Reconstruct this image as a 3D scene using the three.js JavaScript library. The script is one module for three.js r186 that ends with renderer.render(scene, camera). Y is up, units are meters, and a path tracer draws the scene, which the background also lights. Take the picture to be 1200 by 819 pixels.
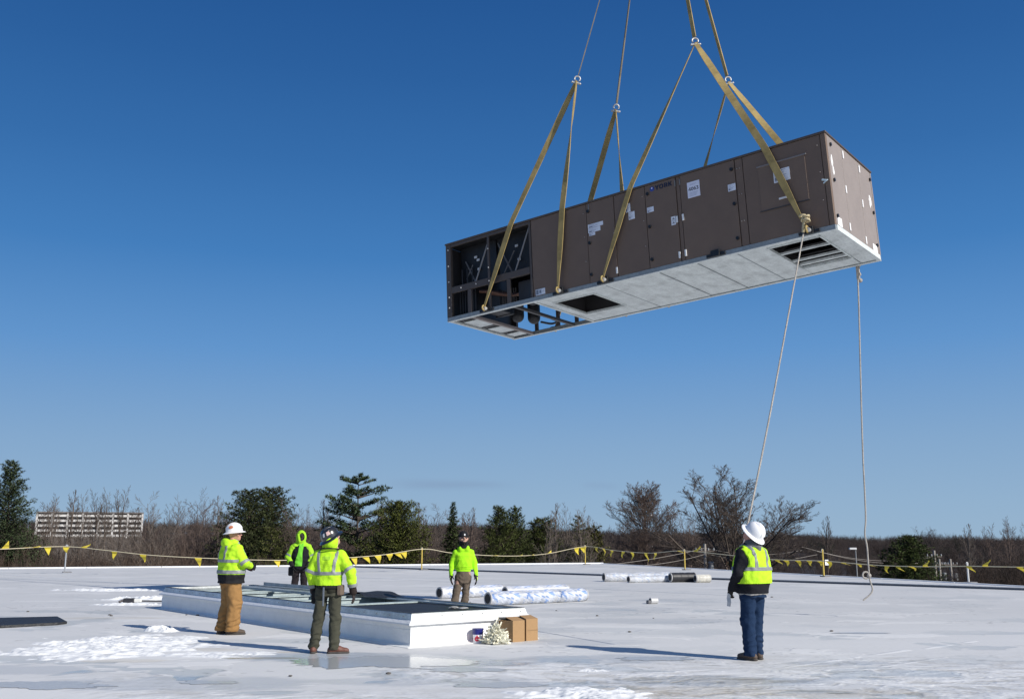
import * as THREE from 'three';
import { mergeGeometries } from 'three/addons/utils/BufferGeometryUtils.js';
import { RoundedBoxGeometry } from 'three/addons/geometries/RoundedBoxGeometry.js';
import { ImprovedNoise } from 'three/addons/math/ImprovedNoise.js';
import { TextGeometry } from 'three/addons/geometries/TextGeometry.js';
import { FontLoader } from 'three/addons/loaders/FontLoader.js';

// ───────────────────────── camera, sky, sun, exposure
const scene = new THREE.Scene();
const FOC = 1170, HZN = 632, EYE = 1.6;                       // focal length and horizon of the photograph, eye height
const camera = new THREE.PerspectiveCamera(2 * Math.atan(409.5 / FOC) * 180 / Math.PI, 1200 / 819, 0.1, 3000);
camera.position.set(0, EYE, 0);
camera.rotation.x = Math.atan((HZN - 409.5) / FOC);
const renderer = new THREE.WebGLRenderer({ antialias: true });
renderer.setSize(1024, 698);
renderer.toneMapping = THREE.LinearToneMapping;
renderer.toneMappingExposure = 1.0;
renderer.shadowMap.enabled = true;

const sunDir = new THREE.Vector3(0.679, 0.515, 0.523).normalize();
const sun = new THREE.DirectionalLight(new THREE.Color(1.0, 0.955, 0.88), 4.9);
sun.position.copy(sunDir).multiplyScalar(120); sun.target.position.set(0, 0, -20);
sun.position.add(sun.target.position);
sun.castShadow = true; sun.shadow.mapSize.set(4096, 4096);
Object.assign(sun.shadow.camera, { left: -60, right: 60, top: 60, bottom: -60, near: 1, far: 300 });
scene.add(sun, sun.target);

function smooth(a, b, x) { const t = Math.min(1, Math.max(0, (x - a) / (b - a))); return t * t * (3 - 2 * t); }
{
  const W = 2048, H = 1024, data = new Float32Array(W * H * 4);
  const lin = (c) => (c <= 0.04045 * 255 ? c / 255 / 12.92 : Math.pow((c / 255 + 0.055) / 1.055, 2.4));
  const stops = [[0, 152, 180, 205], [2, 146, 177, 206], [5.3, 132, 168, 205], [10.5, 98, 149, 204], [15.8, 68, 126, 188], [21, 54, 109, 171], [26, 44, 96, 158], [30, 38, 88, 150], [50, 34, 78, 136], [90, 30, 70, 125]]
    .map(([e, r, g, b]) => [e, lin(r), lin(g), lin(b)]);
  const streaks = [[528, 567, 62, 3.4, .35], [505, 571, 40, 2, .2], [704, 569, 20, 2, .3], [300, 566, 30, 1.6, .15], [356, 571, 14, 1.4, .12]].map(([x, y, w, h, a]) => {
    const d = new THREE.Vector3((x - 600) / FOC, (409.5 - y) / FOC, -1).applyEuler(camera.rotation).normalize();
    return [Math.atan2(d.x, -d.z), Math.asin(d.y), w / FOC, h / FOC, a];
  });
  for (let j = 0; j < H; j++) {
    const el = ((j + .5) / H - .5) * 180;
    let k = 0; while (k < stops.length - 2 && stops[k + 1][0] < el) k++;
    const A = stops[k], B = stops[k + 1], t = Math.min(1, Math.max(0, (el - A[0]) / (B[0] - A[0])));
    for (let i = 0; i < W; i++) {
      const az = ((i + .5) / W - .5) * 2 * Math.PI, er = el * Math.PI / 180;
      const dx = Math.cos(er) * Math.cos(az), dy = Math.sin(er), dz = Math.cos(er) * Math.sin(az);
      const c = Math.max(0, dx * sunDir.x + dy * sunDir.y + dz * sunDir.z);
      const glow = 0.24 * Math.pow(c, 4) + 0.4 * Math.pow(c, 40);
      let r = A[1] + (B[1] - A[1]) * t, g = A[2] + (B[2] - A[2]) * t, b = A[3] + (B[3] - A[3]) * t;
      const va = Math.atan2(dx, -dz);
      for (const [sa, se, w, h, al] of streaks) {
        const u = (va - sa) / w, v = (er - se + 0.02 * (va - sa)) / h, f = al * Math.exp(-u * u * u * u - v * v);
        r += (0.20 - r) * f; g += (0.27 - g) * f; b += (0.42 - b) * f;
      }
      if (el < 0) { r = .20; g = .20; b = .21; }
      const o = (j * W + i) * 4;
      data[o] = r + glow; data[o + 1] = g + glow * .95; data[o + 2] = b + glow * .85; data[o + 3] = 1;
    }
  }
  const sky = new THREE.DataTexture(data, W, H, THREE.RGBAFormat, THREE.FloatType);
  sky.mapping = THREE.EquirectangularReflectionMapping; sky.magFilter = THREE.LinearFilter; sky.minFilter = THREE.LinearFilter;
  sky.colorSpace = THREE.LinearSRGBColorSpace; sky.needsUpdate = true;
  scene.background = sky; scene.environment = sky;
}

// ───────────────────────── helpers
const V = (x, y, z) => new THREE.Vector3(x, y, z);
function rng(seed) { let a = seed >>> 0; return () => { a |= 0; a = a + 0x6D2B79F5 | 0; let t = Math.imul(a ^ a >>> 15, 1 | a); t = t + Math.imul(t ^ t >>> 7, 61 | t) ^ t; return ((t ^ t >>> 14) >>> 0) / 4294967296; }; }
const pn = new ImprovedNoise();
const N = (x, y, z = 0.37) => pn.noise(x, y, z);
const sight = (px, py) => V((px - 600) / FOC, (409.5 - py) / FOC, -1).applyEuler(camera.rotation);
const at = (px, py, d) => { const r = sight(px, py); return r.multiplyScalar(-d / r.z).add(V(0, EYE, 0)); };   // the point of the place seen there at depth d
const onRoof = (px, py) => { const r = sight(px, py); return r.multiplyScalar(-EYE / r.y).add(V(0, EYE, 0)); };
const used = {};
function numbered(n) { used[n] = (used[n] ?? -1) + 1; return used[n] ? `${n}_${String(used[n]).padStart(3, '0')}` : n; }
function tag(o, label, category, group, kind) { if (label) o.userData.label = label; if (category) o.userData.category = category; if (group) o.userData.group = group; if (kind) o.userData.kind = kind; return o; }
function thing(name, pos, turn, label, category, group) {
  const g = new THREE.Group(); g.name = numbered(name); g.position.copy(pos); g.rotation.y = turn || 0; scene.add(g);
  return tag(g, label, category, group);
}
function part(name, geo, m, parent) {
  const o = new THREE.Mesh(Array.isArray(geo) ? merge(geo) : geo, m); o.name = name; o.castShadow = o.receiveShadow = true; parent.add(o); return o;
}
function merge(list) {
  const l = list.map((g) => { let q = g.index ? g.toNonIndexed() : g; for (const k of Object.keys(q.attributes)) if (!['position', 'normal', 'uv'].includes(k)) q.deleteAttribute(k); if (!q.attributes.uv) q.setAttribute('uv', new THREE.BufferAttribute(new Float32Array(q.attributes.position.count * 2), 2)); return q; });
  return mergeGeometries(l);
}
function single(name, geo, m, label, category, group, kind) {   // a thing of one mesh, standing on its base
  if (Array.isArray(geo)) geo = merge(geo);
  geo.computeBoundingBox(); const c = geo.boundingBox.getCenter(V()); c.y = geo.boundingBox.min.y;
  geo.translate(-c.x, -c.y, -c.z);
  const o = new THREE.Mesh(geo, m); o.name = numbered(name); o.position.copy(c); o.castShadow = o.receiveShadow = true; scene.add(o);
  return tag(o, label, category, group, kind);
}
function mat(c, rough = .8, o = {}) { const m = new THREE.MeshPhysicalMaterial({ roughness: rough, ...o }); m.color.setRGB(...c); return m; }
const box = (x0, x1, y0, y1, z0, z1) => { const g = new THREE.BoxGeometry(x1 - x0, y1 - y0, z1 - z0); g.translate((x0 + x1) / 2, (y0 + y1) / 2, (z0 + z1) / 2); return metreUV(g); };
const rbox = (x0, x1, y0, y1, z0, z1, r = .01) => { const g = new RoundedBoxGeometry(x1 - x0, y1 - y0, z1 - z0, 1, r); g.translate((x0 + x1) / 2, (y0 + y1) / 2, (z0 + z1) / 2); return metreUV(g); };
function metreUV(g) {
  const p = g.attributes.position, n = g.attributes.normal, uv = new Float32Array(p.count * 2);
  for (let i = 0; i < p.count; i++) {
    const a = Math.abs(n.getX(i)), b = Math.abs(n.getY(i)), c = Math.abs(n.getZ(i)), x = p.getX(i), y = p.getY(i), z = p.getZ(i);
    uv[2 * i] = a > b && a > c ? z : x; uv[2 * i + 1] = b >= a && b >= c ? z : y;
  }
  g.setAttribute('uv', new THREE.BufferAttribute(uv, 2)); return g;
}
function bar(a, b, r, n = 6, r2 = r) {
  const d = b.clone().sub(a), g = new THREE.CylinderGeometry(r2, r, d.length(), n, 1);
  g.applyQuaternion(new THREE.Quaternion().setFromUnitVectors(V(0, 1, 0), d.clone().normalize())); g.translate((a.x + b.x) / 2, (a.y + b.y) / 2, (a.z + b.z) / 2); return g;
}
const tube = (pts, r, seg = 40, n = 6) => new THREE.TubeGeometry(new THREE.CatmullRomCurve3(pts, false, 'centripetal'), seg, r, n, false);
function tex(w, h, fn, srgb, rep) {
  const d = new Uint8Array(w * h * 4);
  for (let j = 0; j < h; j++) for (let i = 0; i < w; i++) { const c = fn(i / w, j / h, i, j), o = (j * w + i) * 4; if (typeof c === 'number') d[o] = d[o + 1] = d[o + 2] = Math.max(0, Math.min(255, c * 255)); else for (let k = 0; k < 3; k++) d[o + k] = Math.max(0, Math.min(255, c[k] * 255)); d[o + 3] = 255; }
  const t = new THREE.DataTexture(d, w, h); t.wrapS = t.wrapT = rep ? THREE.RepeatWrapping : THREE.ClampToEdgeWrapping; t.magFilter = THREE.LinearFilter; t.minFilter = THREE.LinearMipmapLinearFilter; t.generateMipmaps = true;
  if (srgb) t.colorSpace = THREE.SRGBColorSpace; if (rep) t.repeat.set(rep, rep); t.needsUpdate = true; return t;
}
function tileNoise(u, v, f, seed) {   // periodic value noise on the unit square
  const h = (i, j) => { let n = Math.imul(((i % f + f) % f) * 374761393 + ((j % f + f) % f) * 668265263 + seed * 974711, 1274126177); n = (n ^ n >>> 13) >>> 0; n = Math.imul(n, 1103515245) >>> 0; return ((n ^ n >>> 16) >>> 0) / 4294967296; };
  const x = u * f, y = v * f, i = Math.floor(x), j = Math.floor(y), a = x - i, b = y - j, s = a * a * (3 - 2 * a), t = b * b * (3 - 2 * b);
  return (h(i, j) * (1 - s) + h(i + 1, j) * s) * (1 - t) + (h(i, j + 1) * (1 - s) + h(i + 1, j + 1) * s) * t;
}
const fbm = (u, v, f, oct, seed) => { let s = 0, a = .5, n = 0; for (let k = 0; k < oct; k++) { s += a * tileNoise(u, v, f << k, seed + k); n += a; a *= .55; } return s / n; };
const bumpNoise = tex(256, 256, (u, v) => fbm(u, v, 8, 5, 3), false, 2.5);
const fineNoise = tex(256, 256, (u, v) => fbm(u, v, 24, 3, 9), false, 4);
const galvTex = tex(512, 512, (u, v) => { const a = fbm(u, v, 6, 4, 21), b = tileNoise(u, v, 60, 5), s = fbm(u, v * .2, 10, 3, 8); const g = .91 + .2 * (a - .5) + .10 * (b - .5) + .14 * (s - .5); return [g, g * 1.0, g * .995]; }, true, .8);
const dirtTex = tex(512, 512, (u, v) => { const a = fbm(u, v, 5, 5, 33), g = .93 + .08 * (a - .5) + .02 * (tileNoise(u, v, 90, 2) - .5); return [g, g, g]; }, true, .7);

// fields and their surfaces (naive surface nets)
const cone = (a, b, ra, rb) => {
  const [ax, ay, az] = a, bx = b[0] - ax, by = b[1] - ay, bz = b[2] - az, L = 1 / (bx * bx + by * by + bz * bz + 1e-9);
  return (x, y, z) => { x -= ax; y -= ay; z -= az; let t = (x * bx + y * by + z * bz) * L; t = t < 0 ? 0 : t > 1 ? 1 : t; const dx = x - bx * t, dy = y - by * t, dz = z - bz * t; return Math.sqrt(dx * dx + dy * dy + dz * dz) - (ra + (rb - ra) * t); };
};
const ell = (c, r) => { const m = Math.min(...r); return (x, y, z) => { x = (x - c[0]) / r[0]; y = (y - c[1]) / r[1]; z = (z - c[2]) / r[2]; return (Math.sqrt(x * x + y * y + z * z) - 1) * m; }; };
const stack = (rows) => (x, y, z) => {   // rows: [y, cx, cz, rx, rz] from low to high
  let k = 0; while (k < rows.length - 2 && rows[k + 1][0] < y) k++;
  const A = rows[k], B = rows[k + 1]; let t = (y - A[0]) / (B[0] - A[0]); t = t < 0 ? 0 : t > 1 ? 1 : t; t = t * t * (3 - 2 * t);
  const rx = A[3] + (B[3] - A[3]) * t, rz = A[4] + (B[4] - A[4]) * t, u = Math.abs(x - A[1] - (B[1] - A[1]) * t) / rx, w = Math.abs(z - A[2] - (B[2] - A[2]) * t) / rz;
  const d = (Math.pow(Math.pow(u, 2.4) + Math.pow(w, 2.4), 1 / 2.4) - 1) * Math.min(rx, rz);
  return Math.max(d, rows[0][0] - y, y - rows[rows.length - 1][0]);
};
const join = (fs, k) => (x, y, z) => { let d = fs[0](x, y, z); for (let i = 1; i < fs.length; i++) { const e = fs[i](x, y, z), h = Math.max(k - Math.abs(d - e), 0) / k; d = Math.min(d, e) - h * h * k * .25; } return d; };
function net(f, lo, hi, h) {
  const nx = Math.ceil((hi[0] - lo[0]) / h) + 1, ny = Math.ceil((hi[1] - lo[1]) / h) + 1, nz = Math.ceil((hi[2] - lo[2]) / h) + 1, F = new Float32Array(nx * ny * nz), id = new Int32Array(nx * ny * nz).fill(-1), P = [], I = [];
  let o = 0; for (let k = 0; k < nz; k++) for (let j = 0; j < ny; j++) for (let i = 0; i < nx; i++) F[o++] = f(lo[0] + i * h, lo[1] + j * h, lo[2] + k * h);
  const sx = 1, sy = nx, sz = nx * ny, C = [0, sx, sy, sx + sy, sz, sx + sz, sy + sz, sx + sy + sz], ED = [[0, 1], [2, 3], [4, 5], [6, 7], [0, 2], [1, 3], [4, 6], [5, 7], [0, 4], [1, 5], [2, 6], [3, 7]];
  for (let k = 0; k < nz - 1; k++) for (let j = 0; j < ny - 1; j++) for (let i = 0; i < nx - 1; i++) {
    const b = i + j * sy + k * sz; let m = 0; for (let c = 0; c < 8; c++) if (F[b + C[c]] < 0) m |= 1 << c;
    if (m === 0 || m === 255) continue;
    let x = 0, y = 0, z = 0, n = 0;
    for (const [p, q] of ED) { const s = m >> p & 1, t = m >> q & 1; if (s === t) continue; const a = F[b + C[p]], e = F[b + C[q]], w = a / (a - e); x += (p & 1) + ((q & 1) - (p & 1)) * w; y += (p >> 1 & 1) + ((q >> 1 & 1) - (p >> 1 & 1)) * w; z += (p >> 2) + ((q >> 2) - (p >> 2)) * w; n++; }
    id[b] = P.length / 3; P.push(lo[0] + (i + x / n) * h, lo[1] + (j + y / n) * h, lo[2] + (k + z / n) * h);
  }
  for (let k = 1; k < nz - 1; k++) for (let j = 1; j < ny - 1; j++) for (let i = 1; i < nx - 1; i++) {
    const b = i + j * sy + k * sz, s = F[b] < 0;
    const quad = (d, u, v) => { if (s === (F[b + d] < 0)) return; const A = id[b], B = id[b - u], D = id[b - u - v], E = id[b - v]; if (s) I.push(A, B, D, A, D, E); else I.push(A, D, B, A, E, D); };
    quad(sx, sy, sz); quad(sy, sz, sx); quad(sz, sx, sy);
  }
  const g = new THREE.BufferGeometry(), n = P.length / 3, nor = new Float32Array(P.length), uv = new Float32Array(n * 2), e = h * .5;
  for (let i = 0; i < n; i++) {
    const x = P[3 * i], y = P[3 * i + 1], z = P[3 * i + 2], a = f(x + e, y, z) - f(x - e, y, z), b = f(x, y + e, z) - f(x, y - e, z), c = f(x, y, z + e) - f(x, y, z - e), l = 1 / (Math.hypot(a, b, c) || 1);
    nor[3 * i] = a * l; nor[3 * i + 1] = b * l; nor[3 * i + 2] = c * l; uv[2 * i] = x + z; uv[2 * i + 1] = y;
  }
  g.setAttribute('position', new THREE.BufferAttribute(new Float32Array(P), 3)); g.setAttribute('normal', new THREE.BufferAttribute(nor, 3)); g.setAttribute('uv', new THREE.BufferAttribute(uv, 2)); g.setIndex(I); return g;
}

// a flat strap through points with the given side directions
function ribbon(pts, width, thick) {     // pts: [{p, s (side), w?}]
  const P = [], uv = [], I = []; let run = 0;
  pts.forEach((q, i) => {
    const a = pts[Math.max(0, i - 1)].p, b = pts[Math.min(pts.length - 1, i + 1)].p, t = b.clone().sub(a).normalize(), s = q.s.clone().addScaledVector(t, -q.s.dot(t)).normalize(), n = t.clone().cross(s), w = (q.w ?? width) / 2;
    if (i) run += q.p.distanceTo(pts[i - 1].p);
    for (const [u, v] of [[-1, -1], [1, -1], [1, 1], [-1, 1]]) { const c = q.p.clone().addScaledVector(s, u * w).addScaledVector(n, v * thick / 2); P.push(c.x, c.y, c.z); uv.push(u * w, run); }
    if (i) for (let k = 0; k < 4; k++) { const A = (i - 1) * 4 + k, B = (i - 1) * 4 + (k + 1) % 4; I.push(A, B, A + 4, B, B + 4, A + 4); }
  });
  I.push(0, 2, 1, 0, 3, 2); const e = (pts.length - 1) * 4; I.push(e, e + 1, e + 2, e, e + 2, e + 3);
  let g = new THREE.BufferGeometry(); g.setAttribute('position', new THREE.Float32BufferAttribute(P, 3)); g.setAttribute('uv', new THREE.Float32BufferAttribute(uv, 2)); g.setIndex(I);
  g = g.toNonIndexed(); g.computeVertexNormals(); return g;
}
function sheet(pts) {   // flat polygon from [x, z] points, facing up
  const g = new THREE.ShapeGeometry(new THREE.Shape(pts.map(([x, z]) => new THREE.Vector2(x, -z)))); g.rotateX(-Math.PI / 2); return g;
}

// ───────────────────────── the roof
const corner = [6.0, -68.4], da = [-0.944, 0.331], db = [0.331, 0.944];     // far corner and the two edges that leave it (x, z)
const rp = (a, b) => [corner[0] + da[0] * a + db[0] * b, corner[1] + da[1] * a + db[1] * b];
const inside = (x, z) => { const ex = x - corner[0], ez = z - corner[1]; return [ex * da[0] + ez * da[1], ex * db[0] + ez * db[1]]; };
const frost = (x, z) => {   // 0 bare grey membrane ... 1 white frost
  const s = N(x * .13, z * .13, 1.3) * .5 + N(x * .42 + 4, z * .5, 2.2) * .32 + N(x * 1.3, z * 1.7, 3.1) * .24 + N(x * 3.9, z * 4.6, 5.1) * .16 + N(x * 11, z * 13, 6.1) * .11;
  return .5 + s;
};
const wetSpots = [[-2.1, -13.6, 1.7, .55, 1], [-.55, -13.0, .9, .4, .8], [1.3, -13.4, 1.3, .5, .6], [.9, -15.6, 1.5, .5, .45], [-3.6, -11.2, 1.6, .6, .6], [2.2, -11.4, 1.3, .45, .6], [4.2, -13, .7, .25, .4], [2.6, -19.5, 2.0, .7, .4], [2.4, -22.5, 1.8, 1, .35], [1.2, -17.6, 1.6, .5, .4], [-6.4, -12.3, 1.3, .5, .55], [-5.8, -17.2, 1, .4, .3], [4.6, -26, 2, 1, .3], [-1, -11.3, 1.4, .35, .5]];
const brownSpots = [[-3.3, -13.5, .55, .12, .9], [-3.0, -14.2, .35, .12, .5], [-4.4, -14.5, .7, .2, .4], [2.1, -11.4, 1.0, .4, .45], [1.7, -10.6, 1.3, .4, .45], [3.2, -10.5, 1.4, .3, .4], [-5.1, -13.2, .6, .2, .4], [-8.0, -20.2, 1.2, .3, .3]];
const spot = (list, x, z, f) => { let m = 0; x /= 1.03; z /= 1.055; for (const [cx, cz, rx, rz, a] of list) { const u = (x - cx) / rx, v = (z - cz) / rz, d = u * u + v * v; if (d < 3) m = Math.max(m, a * smooth(1.25, .45, d + f)); } return m; };
const streaksOnRoof = [[905, 784, 985, 773, .05], [1000, 771, 1062, 762, .07], [1085, 760, 1145, 751, .06], [1010, 785, 1110, 770, .03], [640, 779, 720, 786, .03], [-20, 671, 140, 683, .06]].map(([a, b, c, d, w]) => [onRoof(a, b), onRoof(c, d), w]);
function roofLook(x, z) {    // [albedo r, g, b, roughness, height]
  const qx = x + .5 * N(x * .8, z * .8, 40.3) + .12 * N(x * 3.1, z * 3.1, 44.3), qz = z + .4 * N(x * .7 + 9, z * .9, 41.3) + .1 * N(x * 2.9, z * 3.4, 45.3);
  const e = N(qx * 2.1, qz * 2.6, 9.4) * .5 + N(qx * 6, qz * 7, 2.9) * .22, wet = spot(wetSpots, x, z, e), br = spot(brownSpots, x, z, e + .3 * N(x * 9, z * 12, 3.3));
  const near = smooth(-15.6, -12.2, z + 1.2 * N(x * .35, z * .5, 50.1)), mid = smooth(-30, -17, z), area = Math.min(1, .25 + .75 * smooth(-.15, .35, N(x * .16, z * .2, 47.1)) * (.3 + .7 * mid) + .5 * near);
  const n1 = N(qx * .5, qz * .75, 41.9) + .4 * N(qx * 1.7, qz * 2.4, 42.9) + .18 * N(qx * 5.3, qz * 7, 43.9), p1 = smooth(.20, .27, n1) * area, rim = Math.exp(-Math.pow((n1 - .22) / .022, 2)) * area;
  const n2 = N(qx * .33 + 30, qz * .6, 61.9) + .45 * N(qx * 1.2, qz * 2.6, 62.9) + .2 * N(qx * 4.3, qz * 8, 63.9), p2 = smooth(.27, .33, n2) * (1 - p1);
  const fine = N(x * 14, z * 9, 23.1) * .5 + N(x * 33, z * 28, 24.1) * .5, soft = N(x * .17, z * .22, 1.3) + .6 * N(x * .9, z * 2.6, 2.2);
  let g = .612 + .066 * smooth(-24, -15, z) + .022 * soft + .022 * fine - .085 * p1 - .06 * rim + .055 * p2 * (1 - wet);
  const n3 = N(qx * 2.6, qz * 4.2, 71.1) + .6 * N(qx * 7.5, qz * 11, 72.1) + .3 * N(x * 21, z * 26, 73.1), ice = near * smooth(-.5, .25, N(x * .3 + 5, z * .5, 74.1) + .12 * x), lo = ice * smooth(.12, .4, -n3), hi = ice * smooth(.16, .42, n3);
  g += .09 * hi - .13 * lo; 
  let line = 0; if (z > -21 || x < -10) for (const [A, B, w] of streaksOnRoof) { const dx = B.x - A.x, dz = B.z - A.z, t = Math.min(1, Math.max(0, ((x - A.x) * dx + (z - A.z) * dz) / (dx * dx + dz * dz))), d = Math.hypot(x - A.x - dx * t, z - A.z - dz * t) + .05 * N(x * 2, z * 2, 81.1); line = Math.max(line, smooth(w, w * .4, d) * smooth(-.2, .15, N(x * 3, z * 3, 82.1) + .15)); }
  g += .11 * line;
  const speck = smooth(.46, .58, N(x * 7, z * 8, 16.5) + .3 * N(x * 21, z * 23, 18.5)) * smooth(.05, .4, N(x * .6, z * .8, 17.5)); g -= .2 * speck;
  let r = g, gg = g * .995, b = g * .975;
  r -= wet * .17; gg -= wet * .155; b -= wet * .14; r -= br * .15; gg -= br * .20; b -= br * .28; gg -= lo * .012; b -= lo * .035; r -= p1 * .015; 
  return [...[r, gg, b].map((v) => Math.max(.12, v)), Math.max(.2, .78 - .45 * wet - .28 * p1 - .2 * ice + .08 * p2), .5 + .10 * soft + .22 * p2 - .18 * wet - .12 * p1 + .25 * (hi - lo) + .25 * line + .06 * fine];
}
function roofTextures(x0, x1, z0, z1, n) {
  const col = new Uint8Array(n * n * 4), rb = new Uint8Array(n * n * 4), bu = new Uint8Array(n * n * 4);
  const enc = (v) => 255 * (v <= .0031308 ? v * 12.92 : 1.055 * Math.pow(v, 1 / 2.4) - .055);
  for (let j = 0; j < n; j++) for (let i = 0; i < n; i++) {
    const L = roofLook(x0 + (x1 - x0) * (i + .5) / n, z0 + (z1 - z0) * (j + .5) / n), o = (j * n + i) * 4;
    for (let k = 0; k < 3; k++) { col[o + k] = enc(L[k]); rb[o + k] = 255 * L[3]; bu[o + k] = Math.max(0, Math.min(255, 255 * L[4])); }
    col[o + 3] = rb[o + 3] = bu[o + 3] = 255;
  }
  return [col, rb, bu].map((d, k) => { const t = new THREE.DataTexture(d, n, n); t.magFilter = THREE.LinearFilter; t.minFilter = THREE.LinearFilter; if (!k) t.colorSpace = THREE.SRGBColorSpace; t.needsUpdate = true; return t; });
}
const roof = new THREE.Group(); roof.name = 'roof'; roof.userData.kind = 'structure'; scene.add(roof);
function roofSheet(pts, [x0, x1, z0, z1], n, bump) {
  const [c, r, b] = roofTextures(x0, x1, z0, z1, n), g = sheet(pts), p = g.attributes.position, uv = new Float32Array(p.count * 2);
  for (let i = 0; i < p.count; i++) { uv[2 * i] = (p.getX(i) - x0) / (x1 - x0); uv[2 * i + 1] = (p.getZ(i) - z0) / (z1 - z0); }
  g.setAttribute('uv', new THREE.BufferAttribute(uv, 2));
  const m = mat([1, 1, 1], 1, { map: c, roughnessMap: r, bumpMap: b, bumpScale: bump, specularIntensity: .6 });
  return part('membrane_sheet', g, m, roof);
}
{ // near part, far part, and what lies beside and behind the camera
  const zs = -34, L = [-14, 14];
  const cut = (z) => { const t = (z - corner[1] ) / db[1]; return corner[0] + db[0] * t; };          // x of the right-hand edge at z
  const leftZ = (x) => corner[1] + da[1] * (x - corner[0]) / da[0];                                   // z of the far-left edge at x
  roofSheet([[-14, -7], [14, -7], [14, zs], [-14, zs]], [-14, 14, zs, -7], 1600, .022);
  roofSheet([[-46, leftZ(-46)], corner, [cut(zs), zs], [-46, zs]], [-46, 19, -69, zs], 800, .02);
  roofSheet([[14, zs], [cut(zs), zs], [cut(30), 30], [14, 30]], [14, 41, zs, 30], 300, .02);
  roofSheet([[-46, zs], [-14, zs], [-14, 30], [-46, 30]], [-46, -14, zs, 30], 512, .02);
  roofSheet([[-14, -7], [-14, 30], [14, 30], [14, -7]], [-14, 14, -7, 30], 128, .02);
  const white = mat([.78, .79, .8], .55, { bumpMap: bumpNoise, bumpScale: .004 });
  // raised edge metal along the two far edges
  const edge = (a0, b0, a1, b1, top = .07) => { const [x0, z0] = rp(a0, b0), [x1, z1] = rp(a1, b1), d = V(x1 - x0, 0, z1 - z0), l = d.length(), g = rbox(0, l, -.35, top, -.11, .11, .012); g.rotateY(Math.atan2(-d.z, d.x)); g.translate(x0, 0, z0); return g; };
  for (let k = 0; k < 14; k++) part('edge_metal', edge(k * 4 - .1, 0, k * 4 + 3.88, 0), white, roof);
  for (let k = 0; k < 24; k++) part('edge_metal', edge(0, k * 4 + .02, 0, k * 4 + 4.0, .03), white, roof);
  // low covered expansion joint crossing the roof slantwise, shade painted into its dark face
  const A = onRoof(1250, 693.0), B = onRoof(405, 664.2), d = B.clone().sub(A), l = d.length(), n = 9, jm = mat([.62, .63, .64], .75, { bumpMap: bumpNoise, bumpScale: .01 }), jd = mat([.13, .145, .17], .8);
  for (let k = 0; k < n; k++) { const put = (g, nm, m) => { g.rotateY(Math.atan2(-d.z, d.x)); g.translate(A.x, 0, A.z); return part(nm, g, m, roof); }; const sg = V(-d.z, 0, d.x).dot(V(0, 0, 1)) > 0 ? 1 : -1; const q = put(rbox(l * k / n, l * (k + 1) / n - .006, .066, .092, -.33, -.012, .01), 'joint_cover', jm); put(rbox(l * k / n, l * (k + 1) / n - .006, -.02, .085, -.30, -.03, .012), 'joint_shade', jd); put(rbox(l * k / n, l * (k + 1) / n - .006, -.02, .08, -.03, .0, .01), 'joint_shade', jd); }
  // welded membrane laps: thin strips a few millimetres proud
  const lap = (p, q, w) => { const dd = q.clone().sub(p), len = dd.length(), g = new THREE.BoxGeometry(len, .006, w, 60, 1, 1); g.translate(len / 2, .0015, 0); const P = g.attributes.position; g.rotateY(Math.atan2(-dd.z, dd.x)); g.translate(p.x, 0, p.z); for (let i = 0; i < P.count; i++) { P.setX(i, P.getX(i) + .03 * N(P.getX(i) * .7, P.getZ(i) * .7, 1)); P.setY(i, P.getY(i) + .004 * Math.max(0, N(P.getX(i) * 1.4, P.getZ(i) * 1.4, 4))); } g.computeVertexNormals(); return part('membrane_lap', metreUV(g), mat([.635, .645, .65], .8, { bumpMap: bumpNoise, bumpScale: .01 }), roof); };
  lap(onRoof(-30, 671), onRoof(140, 683), .1); lap(onRoof(300, 671), onRoof(900, 700), .05);
}
{ // outer walls of the building under the roof, and the land round it
  const wm = mat([.36, .30, .26], .85), ring = [rp(0, 0), rp(80, 0), rp(80, 110), rp(0, 110)], gs = [];
  for (let k = 0; k < 4; k++) { const [x0, z0] = ring[k], [x1, z1] = ring[(k + 1) % 4], d = V(x1 - x0, 0, z1 - z0), g = box(0, d.length(), -9.5, -.36, -.05, .05); g.rotateY(Math.atan2(-d.z, d.x)); g.translate(x0, 0, z0); gs.push(g); }
  const w = part('building_wall', gs, wm, scene); w.userData.kind = 'structure';
}
const ridge = (() => { const s = [[-400, 590], [0, 603], [190, 606], [300, 612], [420, 618], [500, 616], [570, 613], [640, 618], [720, 621.5], [800, 622], [880, 623], [945, 626], [1000, 630], [1060, 628], [1110, 628], [1150, 630], [1230, 628], [1600, 622]]; return (px) => { let k = 0; while (k < s.length - 2 && s[k + 1][0] < px) k++; const t = Math.min(1, Math.max(0, (px - s[k][0]) / (s[k + 1][0] - s[k][0]))); return s[k][1] + (s[k + 1][1] - s[k][1]) * t; }; })();
function landHeight(x, z) {
  const d = Math.max(1, -z), px = 600 + FOC * .982 * x / d, top = EYE + (HZN - ridge(px)) / FOC * 520 * .965 - 7;
  const base = -9 + 1.2 * N(x * .012, z * .012, 5), rise = px < 220 ? smooth(440, 560, d) : px < 300 ? smooth(150 + 290 * (300 - px) / 80, 540, d) : smooth(150, 520, d), back = smooth(520, 900, d);
  if (z > -60) return -9.5;
  return base + (top - base) * rise - back * 4 + 1.5 * rise * N(x * .02, z * .02, 8);
}
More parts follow.
